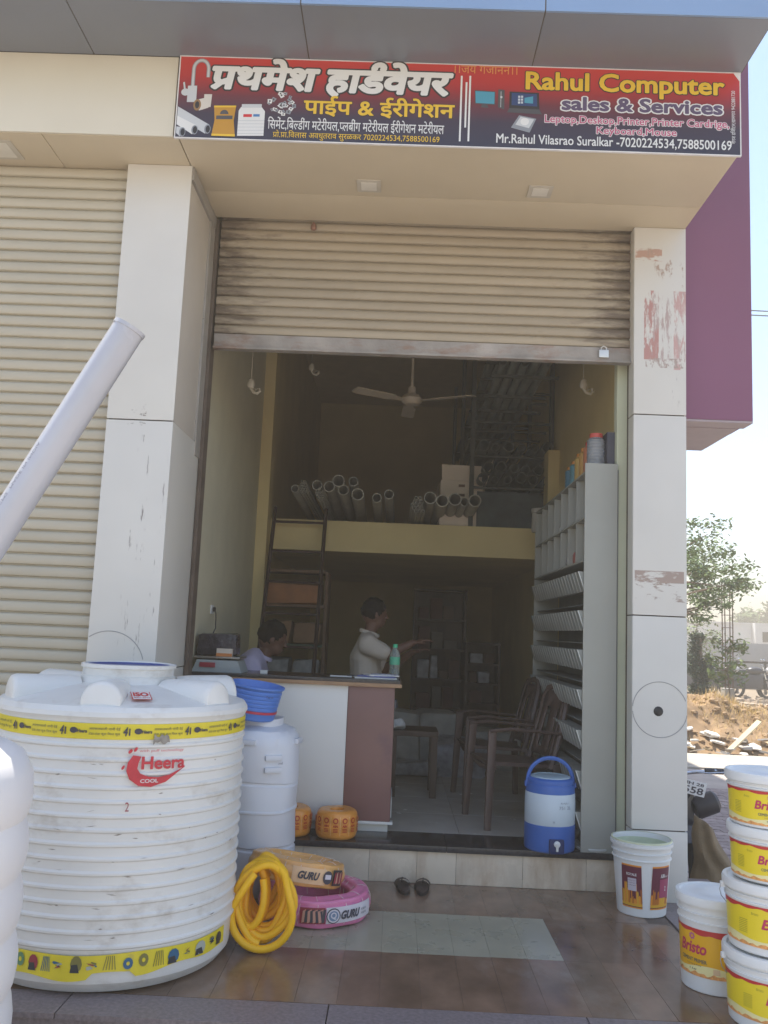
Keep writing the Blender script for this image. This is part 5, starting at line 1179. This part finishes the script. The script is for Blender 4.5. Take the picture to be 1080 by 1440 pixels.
for k, (x, y, z_, w, d, h, mt, lb) in enumerate(((.42, 3.3, .216, .2, .2, .5, SK, 'upright cement sack below the back cabinet'), (.62, 2.9, .216, .24, .2, .3, SK2, 'bulging shiny sack in front of the upright sack'), (.22, 2.75, .216, .22, .16, .12, SK2, 'flat crumpled sack lying on the floor by the table'), (.1, 3.0, .216, .16, .16, .55, SK, 'stacked packets left of the sacks'), (-.12, 3.1, .216, .16, .16, .62, SK2, 'film wrapped pack at the far end behind the counter'), (.95, 3.4, .216, .25, .2, .35, SK, 'pale sack behind the farther chair'))):
    o = thing('sack', lb, 'sack', (x, y, z_)); MB().box(-w, w, -d, d, 0, h, .06).jitter(.05, 6, k).jitter(.015, 22, k).build('sack_body', mt, o, True, 60)
def cabinet(loc, w, h, label, seed):
    t = thing('glass_cabinet', label, 'cabinet', loc)
    for x in (-w/2, w/2-.03): MB().box(x, x+.03, 0, .35, 0, h).build('side_board', DWOOD, t)
    MB().box(-w/2+.031, w/2-.031, .33, .35, 0, h).build('back_board', DWOOD, t)
    rs = random.Random(seed); n_ = 5
    for k in range(n_+1): MB().box(-w/2+.031, w/2-.031, 0, .329, k*(h-.03)/n_, k*(h-.03)/n_+.025).build('shelf_board', DWOOD, t)
    for k in range(n_):
        x = -w/2+.06
        while x < w/2-.12:
            ww = rs.uniform(.07, .16); hh = rs.uniform(.08, h/n_-.08)
            if x+ww < w/2-.05: MB().box(x, x+ww, .06, .25, k*(h-.03)/n_+.026, k*(h-.03)/n_+.026+hh, .01).jitter(.01, 12, k).build('packet', rs.choice((SK2, M('packet_dull', (.13, .12, .1), .7), M('packet_brown', (.12, .07, .05), .7), M('packet_maroon', (.1, .04, .035), .7))), t)
            x += ww+.02
cabinet((.52, 5.2, .216), .62, 1.75, 'tall dark wooden cabinet of packets against the back under the loft', 3)
cabinet((1.0, 4.9, .216), .4, 1.15, 'shorter dark cabinet right of the tall one under the loft', 6)
SC.cycles.use_denoising = True

# ================================================================ OUTSIDE ON THE RIGHT
# motorcycle behind the corner pillar
bk = thing('motorcycle', 'dark motorcycle with white number plate parked behind the corner pillar', 'motorcycle', (2.07, 1.25, GZ), RD(0))
RUB = M('tyre_rubber', (.02, .02, .022), .8, var=.3); DK = M('bike_dark', (.03, .03, .035), .3, var=.2, coat=.3); CH = M('bike_chrome', (.55, .55, .55), .2, metal=.9)
for y in (0.0, 1.22):
    wh = MB().lathe([(.255, -.035), (.285, -.04), (.3, -.02), (.305, 0), (.3, .02), (.285, .04), (.255, .035)], 32, cap0=False, cap1=False, mat=Matrix.Translation((0, y, .305)) @ Matrix.Rotation(RD(90), 4, 'Y')).build('wheel', RUB, bk, True)
    MB().lathe([(.235, -.02), (.256, -.028), (.256, .028), (.235, .02)], 28, cap0=False, cap1=False, mat=Matrix.Translation((0, y, .305)) @ Matrix.Rotation(RD(90), 4, 'Y')).build('rim', CH, wh, True)
    for k in range(8): MB().tube([(0, y, .305), (0, y+.24*cos(k*pi/4), .305+.24*sin(k*pi/4))], .004, 5).build('spoke', CH, wh)
for s_ in (-1, 1): MB().tube([(.07*s_, 0, .305), (.07*s_, .12, .62), (.07*s_, .17, .82)], .018, 8).build('fork', CH, bk, True)
MB().lathe([(.32, -.05), (.33, -.055), (.335, 0), (.33, .055), (.32, .05)], 20, cap0=False, cap1=False, mat=Matrix.Translation((0, 0, .305)) @ Matrix.Rotation(RD(90), 4, 'Y'), a0=RD(100), a1=RD(230)).build('mudguard', DK, bk, True)
MB().tube([(0, .15, .78), (0, .5, .74), (0, .75, .62), (0, 1.22, .5)], .03, 8).build('frame', DK, bk, True)
MB().sphere((0, .42, .78), .14, 20, 12, (.85, 1.7, .8)).build('fuel_tank', DK, bk, True); MB().box(-.11, .11, .62, 1.35, .72, .80, .03).build('seat', BLACK, bk, True)
MB().box(-.12, .12, .38, .72, .25, .55, .04).build('engine', M('engine_grey', (.15, .15, .16), .4, metal=.5), bk, True)
MB().tube([(.12, .5, .3), (.16, .8, .28), (.17, 1.4, .36)], .04, 10).build('exhaust', CH, bk, True)
MB().tube([(-.36, .12, .93), (-.3, .1, .95), (-.12, .14, .93), (0, .15, .91), (.12, .14, .93), (.27, .09, .955), (.33, .1, .95)], .012, 8).build('handlebar', CH, bk, True)
MB().tube([(.2, .10, .95), (.33, .10, .95)], .021, 10).build('grip', M('grip_dark', (.05, .045, .045), .5), bk, True); MB().tube([(-.2, .10, .95), (-.36, .12, .93)], .021, 10).build('grip', M('grip_dark', ()), bk, True)
MB().tube([(.12, .06, .945), (.2, .03, .945), (.31, .02, .955)], .006, 6).build('brake_lever', CH, bk, True)
MB().sphere((0, .02, .83), .085, 18, 12, (1, .8, 1)).build('headlamp', DK, bk, True); MB().box(-.09, .09, -.02, .1, .52, .9, .04).build('front_cowl', DK, bk, True)
npl = MB().box(-.1, .1, -.004, 0, -.05, .05, .003).build('number_plate', M('plate_white', (.7, .7, .7), .4), bk, True); npl.location = (-.015+.06, -.075, .86); npl.rotation_euler = (RD(8), RD(-14+26), 0)
fp2 = lambda u, v, d: (u, -.0045-d, v)
for s_, a, b, c, d_ in (('MH 28', -.07, .08, .018, .04), ('1558', -.085, .085, -.04, .008)):
    o, _ = fit_text(s_, a, b, c, d_, fp2, 'plate_lettering', INK, npl, stroke=.02, d=.0004)
MB().lathe([(0, 0), (.065, .0), (.078, .02), (.078, .15), (.06, .17), (0, .175)], 24, mat=Matrix.Translation((.09, .0, .70)) @ Matrix.Rotation(RD(68), 4, 'Y')).build('leg_guard_box', M('guard_grey', (.05, .045, .05), .45, var=.2), bk, True)
gs = thing('gunny_cover', 'brown gunny cloth hanging over the lower front of the motorcycle', 'sackcloth', (2.16, .83, GZ))
m = MB(); rows = []
for i in range(17):
    f = i/16; row = []; taper = 1-.35*max(0, f-.55)/.45
    for j in range(15):
        g = j/14; w = (.11+.17*(1-f)**1.5)*taper; x = -.13+(g*2)*w; z_ = .02+(.72-.1*g)*f
        row.append(m.bm.verts.new((x-.02, .02+.045*sin(g*11+f*4)*(.4+.6*(1-f))-.16*sin(g*pi)*(.4+.6*(1-f)), z_)))
    rows.append(row)
for a, b in zip(rows, rows[1:]):
    for j in range(14): m.bm.faces.new((a[j], a[j+1], b[j+1], b[j]))
m.jitter(.03, 6, 1)
o = m.build('cloth', M('gunny_brown', (.2, .145, .085), .95, var=.2, vs=6, bump=.5, bs=90), gs, True, 70); k = o.modifiers.new('thick', 'SOLIDIFY'); k.thickness = .008

# earth mound, debris and kerb
rs = random.Random(21)
def heightf(x, y):
    h = .92*math.exp(-((x-5.0)/1.7)**2-((y-12.6)/1.25)**2)+.5*math.exp(-((x-7.2)/1.5)**2-((y-12.3)/1.1)**2)+.3*math.exp(-((x-3)/2)**2-((y-12)/1.4)**2)
    n_ = noise.fractal(Vector((x*1.7, y*1.7, 0)), 1., 2.1, 5)*.13+noise.noise(Vector((x*7, y*7, 3)))*.045+noise.noise(Vector((x*16, y*16, 9)))*.02
    return (h*(1+.25*noise.noise(Vector((x*2, y*2, 1))))+n_*min(1, h*2.2+.25))*min(1, max(0, (y-10.7)/.45))
m = MB(); NX, NY = 150, 90; g = [[m.bm.verts.new((1.9+9*i/NX, 10.7+4.2*j/NY, GZ-.06+max(0, heightf(1.9+9*i/NX, 10.7+4.2*j/NY))*1.0)) for i in range(NX+1)] for j in range(NY+1)]
for j in range(NY):
    for i in range(NX): m.bm.faces.new((g[j][i], g[j][i+1], g[j+1][i+1], g[j+1][i]))
EARTH = M('earth_clods', (.3, .2, .115), .95, var=.3, vs=2.5, dirt=.45, dcol=(.19, .12, .07), ds=2, bump=.8, bs=14)
o = m.build('earth_mound', EARTH, None, True, 60, kind='structure')
m = MB()
for k in range(900):
    x, y = rs.uniform(2.2, 10), rs.uniform(10.8, 14.4); s_ = rs.uniform(.015, .075)**1.0
    z_ = GZ-.06+max(0, heightf(x, y)); g_ = bmesh.ops.create_icosphere(m.bm, subdivisions=1, radius=s_)['verts']
    for v in g_: v.co = Vector((v.co.x*rs.uniform(.8, 1.4), v.co.y, v.co.z*.7))+Vector(noise.noise_vector(v.co*20+Vector((k, 0, 0))))*s_*.4+Vector((x, y, z_))
m.build('earth_clods', M('clod_brown', (.32, .22, .13), .95, var=.3, vs=4, bump=.5, bs=30), None, False, kind='stuff')
m = MB()
for k in range(2600):
    if rs.random() < .6: x, y = rs.gauss(6.7, .6), rs.gauss(12.0, .4)
    else: x, y = rs.uniform(2.4, 9), rs.uniform(11, 14)
    z_ = GZ-.06+max(0, heightf(x, y)); a = rs.uniform(0, 6.28); l = rs.uniform(.06, .3); t_ = rs.uniform(.2, .9)
    p = Vector((x, y, z_)); q = p+Vector((cos(a)*l*.8*t_, sin(a)*l*.8*t_, l*(1-t_*.6))); w = Vector((sin(a), -cos(a), 0))*.004
    m.poly([p-w, p+w, q])
m.build('dry_grass', M('straw', (.55, .4, .17), .9, var=.2), None, kind='stuff')
RUBB = [M('plaster_shard', (.7, .66, .6), .9, var=.1, rand=.1), M('plaster_shard_grey', (.45, .42, .38), .9, var=.15), M('board_tan', (.5, .38, .22), .8, var=.15)]
for k in range(46):
    x, y = rs.uniform(4.3, 6.9), rs.uniform(10.6, 11.25); a, b = rs.uniform(.05, .24), rs.uniform(.04, .12); n_ = rs.choice((4, 5)); pts = [(a*cos(q*2*pi/n_+.4)*rs.uniform(.7, 1.1), b*sin(q*2*pi/n_+.4)*rs.uniform(.7, 1.1)) for q in range(n_)]
    o = MB().prism(pts, 2, 0, rs.uniform(.012, .035)).build('debris_piece', RUBB[k % 3] if k % 4 else RUBB[0]); o.location = (x, y, GZ-.04+rs.uniform(.0, .07)+max(0, heightf(x, y))); o.rotation_euler = (rs.uniform(-.35, .35), rs.uniform(-.3, .3), rs.uniform(0, 3))
    tag(o, 'broken plaster or board scrap in the strip of debris before the earth mound', 'debris', 'scraps of plaster and board at the road edge')
o = MB().cbox((0, 0, 0), (.85, .1, .03), .003, (0, 0, 0)).build('plank', M('plank_cream', (.62, .52, .36), .8, var=.1, vs=5)); o.location = (6.2, 10.85, GZ+.27); o.rotation_euler = (RD(20), RD(-41), RD(12)); tag(o, 'long cream plank propped up on the debris before the mound', 'plank')
# kerb wall, rebar column, red sheet
kw = thing('low_wall', 'low rough concrete kerb wall running right behind the earth mound', 'low wall', (8.3, 17.2, GZ)); kd = MB(); kd.prism([(7.35, 16.0), (7.3, 11.0), (7.6, 11.0), (7.65, 16.0)], 2, GZ-.1, GZ+.42); kd.jitter(.02, 4)
o = kd.build('wall', CONC, kw); o.matrix_parent_inverse = Matrix.Translation(-kw.location)
rb = thing('rebar_column', 'unfinished concrete column stub with four tall bare steel rods', 'rebar column', (8.75, 18.5, GZ))
MB().box(-.13, .13, -.13, .13, 0, .75, .01).jitter(.02, 6).build('concrete_stub', CONC, rb)
for x in (-.1, .1):
    for y in (-.1, .1): MB().tube([(x, y, .7), (x+.01, y, 2.0), (x*1.05, y, 3.55+.2*x)], .014, 6).build('steel_rod', M('rod_rust', (.13, .075, .05), .8), rb)
for k in range(6): MB().tube([(-.115, -.115, 1+k*.33), (.115, -.115, 1+k*.33), (.115, .115, 1+k*.33), (-.115, .115, 1+k*.33)], .006, 5, closed=True).build('stirrup', M('rod_rust', ()), rb)
o = MB().prism([(-.42, 0), (.5, 0), (.05, .42)], 1, -.02, .02).jitter(.02, 5).build('rusty_sheet', M('sheet_rust_red', (.24, .07, .045), .7, var=.2)); o.location = (9.0, 16.2, GZ+.25); o.rotation_euler = (RD(-20), 0, RD(10)); tag(o, 'rust red metal sheet leaning behind the kerb wall', 'metal sheet')
o = MB().sphere((0, 0, .08), .14, 12, 8, (1.4, 1, .8)).jitter(.1, 7, 2).build('red_bag', M('bag_red', (.6, .05, .07), .5, var=.2)); o.location = (5.95, 13.1, GZ+.48); tag(o, 'crumpled bright red plastic bag on top of the earth mound', 'plastic bag')
o = MB().box(-6, 6, -.1, .1, 0, .06).jitter(.05, 1).build('rubble_ground', M('rubble_ground', (.42, .34, .25), .95, var=.25, vs=2, bump=.6, bs=10, world=True), None, kind='stuff'); bpy.data.objects.remove(o)
m = MB()
for k in range(700):
    x, y = rs.uniform(8, 17), rs.uniform(19.5, 29); s_ = rs.uniform(.04, .16); a = rs.uniform(0, 3)
    m.cbox((x, y, GZ-.03), (s_*2, s_*1.3, s_*.9), 0, (rs.uniform(-.3, .3), rs.uniform(-.3, .3), a))
m.build('rubble', M('rubble_tan', (.45, .36, .27), .95, var=.25, vs=3, rand=.1), None, kind='stuff')

# ---- vegetation
LEAF = M('leaf_green', (.13, .19, .07), .6, var=.35, vs=1.2, spec=.3); LEAFB = M('leaf_light', (.14, .19, .06), .6, var=.3, vs=1.5); LEAFD = M('leaf_dark', (.035, .06, .025), .7, var=.3, vs=1.5)
BARK = M('bark_grey', (.16, .12, .09), .9, var=.25, vs=6, bump=.5, bs=30)
def leaf_cloud(centres, per, size, rs, mat, parent, flat_=.6):
    V = []; F = []
    for c, r in centres:
        for k in range(per):
            d = Vector((rs.gauss(0, 1), rs.gauss(0, 1), rs.gauss(0, flat_))); d = d.normalized()*r*(rs.random()**.5); p = c+d
            s_ = size*rs.uniform(.6, 1.3); a = Vector((rs.uniform(-1, 1), rs.uniform(-1, 1), rs.uniform(-.7, .5))).normalized(); b = a.cross(Vector((rs.uniform(-1, 1), rs.uniform(-1, 1), 1))).normalized()
            n_ = len(V); V += [p-a*s_, p+b*s_*.45-a*s_*.1, p+a*s_, p-b*s_*.45-a*s_*.1]; F.append((n_, n_+1, n_+2, n_+3))
    me = bpy.data.meshes.new('crown'); me.from_pydata(V, [], F); me.materials.append(mat); return link('crown', me, parent)
def tree(name, label, loc, h, spread, seed, nb, per, size, mat, r0=.09, low=.45, cr=.45, flat_=.6, lean=(0, 0)):
    rs = random.Random(seed); t = thing(name, label, 'tree' if 'tree' in name else 'plant', loc); m = MB(); cs = []
    top = Vector((lean[0], lean[1], h*.8)); tp = [Vector((0, 0, 0)), Vector((lean[0]*.3+rs.uniform(-.1, .1), lean[1]*.3, h*.3)), Vector((lean[0]*.6, lean[1]*.6, h*.55)), top]
    m.tube(tp, r0, 8, rs=[r0, r0*.8, r0*.6, r0*.3])
    for k in range(nb):
        f = rs.uniform(low, 1); b0 = tp[1].lerp(top, (f-.3)/.7) if f > .3 else tp[0].lerp(tp[1], f/.3); a = 2*pi*k/nb*1.62+rs.uniform(-.3, .3); l = spread*rs.uniform(.55, 1)*(1.2-f*.5)
        b1 = b0+Vector((cos(a)*l*.55, sin(a)*l*.55, l*.16)); b2 = b0+Vector((cos(a)*l, sin(a)*l, l*rs.uniform(.1, .45)))
        m.tube([b0, b1, b2], r0*.3, 5, rs=[r0*.35, r0*.22, r0*.08])
        for q in range(4):
            c = b1.lerp(b2, rs.uniform(0, 1.15))+Vector((rs.uniform(-.2, .2)*spread*.4, rs.uniform(-.2, .2)*spread*.4, rs.uniform(-.05, .15)*spread)); cs.append((c, cr*rs.uniform(.5, 1.1)))
    m.build('trunk', BARK, t, True, 60); leaf_cloud(cs, per, size, rs, mat, t, flat_); return t
tree('broad_tree', 'leafy green tree with layered branches reaching out beyond the pillar', (6.3, 17.0, GZ), 5.0, 2.9, 4, 30, 110, .062, LEAF, .1, .48, .42, .45)
tree('sapling', 'thin sapling with large pale leaves in front of the parked motorcycles', (8.15, 16.9, GZ), 2.3, .75, 6, 12, 9, .085, LEAFB, .025, .35, .3)
tree('columnar_tree', 'dark narrow evergreen tree right beside the pillar edge', (8.72, 20.5, GZ), 2.6, .3, 9, 22, 80, .055, LEAFD, .1, .15, .2, 1.)
tree('bush', 'light green bush in front of the white house wall', (17.6, 34, GZ), 2.3, 1.1, 12, 18, 50, .09, LEAFB, .06, .2, .45)
tree('bare_shrub', 'sparse yellow green shrub left of the steel rods', (11.8, 30, GZ), 3.4, 1.2, 14, 16, 12, .08, LEAFB, .05, .2, .5)
# ---- far motorcycles
def far_bike(loc, rz, label):
    t = thing('parked_motorcycle', label, 'motorcycle', loc, rz, 'dark motorcycles parked in a row beyond the mound'); t.scale = (1.25, 1.12, 1.15)
    for y in (0, 1.25):
        w_ = MB().lathe([(.25, -.04), (.3, -.045), (.31, 0), (.3, .045), (.25, .04)], 20, cap0=False, cap1=False, mat=Matrix.Translation((0, y, .31)) @ Matrix.Rotation(RD(90), 4, 'Y')).build('wheel', RUB, t, True)
        for k in range(6): MB().tube([(0, y, .31), (0, y+.26*cos(k*pi/3), .31+.26*sin(k*pi/3))], .006, 4).build('spoke', CH, w_)
    MB().tube([(0, 0, .31), (0, .1, .6), (0, .2, 1.0)], .035, 6).build('fork', CH, t, True); MB().sphere((0, .45, .85), .17, 14, 8, (.8, 1.6, .75)).build('fuel_tank', DK, t, True)
    MB().box(-.11, .11, .65, 1.5, .78, .87, .03).build('seat', BLACK, t, True); MB().box(-.15, .15, .2, 1.3, .28, .74, .08).build('engine', M('engine_dark', (.06, .06, .07), .4), t, True)
    MB().tube([(-.36, .2, 1.05), (0, .15, 1.02), (.36, .2, 1.05)], .018, 6).build('handlebar', DK, t, True); MB().sphere((0, .02, .88), .1, 12, 8).build('headlamp', M('lamp_glass', (.5, .5, .5), .2), t, True)
    for s_ in (-1, 1): MB().sphere((.3*s_, .2, 1.2), .06, 8, 6, (1, .4, .7)).build('mirror', CH, t, True)
    MB().tube([(.1, .4, .35), (.14, 1.5, .42)], .045, 8).build('exhaust', CH, t, True)
for k, (x, y, a, lb) in enumerate(((11.4, 27.5, 35, 'leftmost dark motorcycle of the row beyond the mound'), (10.9, 28.6, 60, 'dark motorcycle half behind the leftmost one of the row'), (12.5, 27.8, 28, 'dark motorcycle of the row right behind the sapling'), (13.6, 27.6, 75, 'third motorcycle of the row, turned sideways'), (14.9, 28.0, 100, 'rightmost motorcycle of the row by the dark fence'))):
    far_bike((x, y, GZ), RD(a), lb)
# ---- fence, houses, far trees
fc = thing('pipe_fence', 'dark pipe railing behind the parked motorcycles', 'fence', (15.5, 30.5, GZ))
for k in range(6): MB().box(-2+k*1.1, -1.92+k*1.1, -.04, .04, 0, 1.3).build('post', DARKM, fc)
for z_ in (1.2, .7): MB().box(-2, 3.6, -.03, .03, z_, z_+.08).build('rail', DARKM, fc)
HW = M('house_white', (.62, .62, .6), .85, var=.05); HG = M('house_grey', (.4, .4, .4), .85, var=.05)
hs = thing('house', 'white flat roofed two block house in the distance at the right', 'house', (24, 58, GZ))
MB().box(-7, 1.0, 0, 8, 0, 3.4).build('wall', HW, hs); MB().box(1.01, 3.2, -.6, 8, 1.75, 3.5).build('wall', HW, hs); MB().box(1.01, 3.3, .2, 8, 0, 1.74).build('wall', HG, hs)
MB().box(-6.1, 1.0, -.08, 8, 3.401, 3.5).build('roof_edge', HW, hs); MB().box(-2.5, -1.6, -.03, -.005, 1.2, 2.3).build('window', DARKM, hs); MB().box(1.5, 2.1, -.63, -.605, 2.2, 2.9).build('window', DARKM, hs)
bw = tag(MB().box(0, 22, 0, .25, 0, 2.0).build('boundary_wall', HG), 'long pale grey boundary wall behind the motorcycles', 'wall'); bw.location = (7, 36, GZ)
rs = random.Random(31)
for k, (x, y, h) in enumerate(((14, 75, 5), (22, 80, 6), (36, 84, 6.5), (44, 80, 5), (58, 90, 7))):
    tree('far_tree', ['hazy green tree peeping over the house roof', 'low tree on the skyline left of the house', 'skyline tree right of the house', 'small far tree near the right picture edge', 'farthest tree on the right skyline'][k], (x, y, GZ), h, 3, 40+k, 14, 40, .3, LEAF, .2, .4, 1.1)
for k, (z_, dz) in enumerate(((11.12, .0), (10.98, .1))):
    o = MB().tube([(-6+i*4.0, 20, z_-.5*math.sin(i/15*pi)+.5+dz*(i-4)*.1) for i in range(16)], .02, 5).build('overhead_cable', BLACK, None, True); tag(o, ('upper' if k == 0 else 'lower')+' dark overhead cable crossing the sky right of the plum wing', 'cable')

# ================================================================ ADDED GLARE VEIL
hzm = bpy.data.materials.new('glare_veil'); hzm.use_nodes = True; N = hzm.node_tree.nodes; N.remove(N['Principled BSDF'])
v_ = N.new('ShaderNodeVolumePrincipled'); v_.inputs['Color'].default_value = (1, .87, .7, 1); v_.inputs['Density'].default_value = .009; v_.inputs['Anisotropy'].default_value = .2  # thin warm volume added to lift the dark tones, like lens glare
hzm.node_tree.links.new(v_.outputs[0], N['Material Output'].inputs['Volume'])
MB().box(-75, 175, -45, 235, GZ-1.4, 12.5).build('haze', hzm, None, kind='stuff')
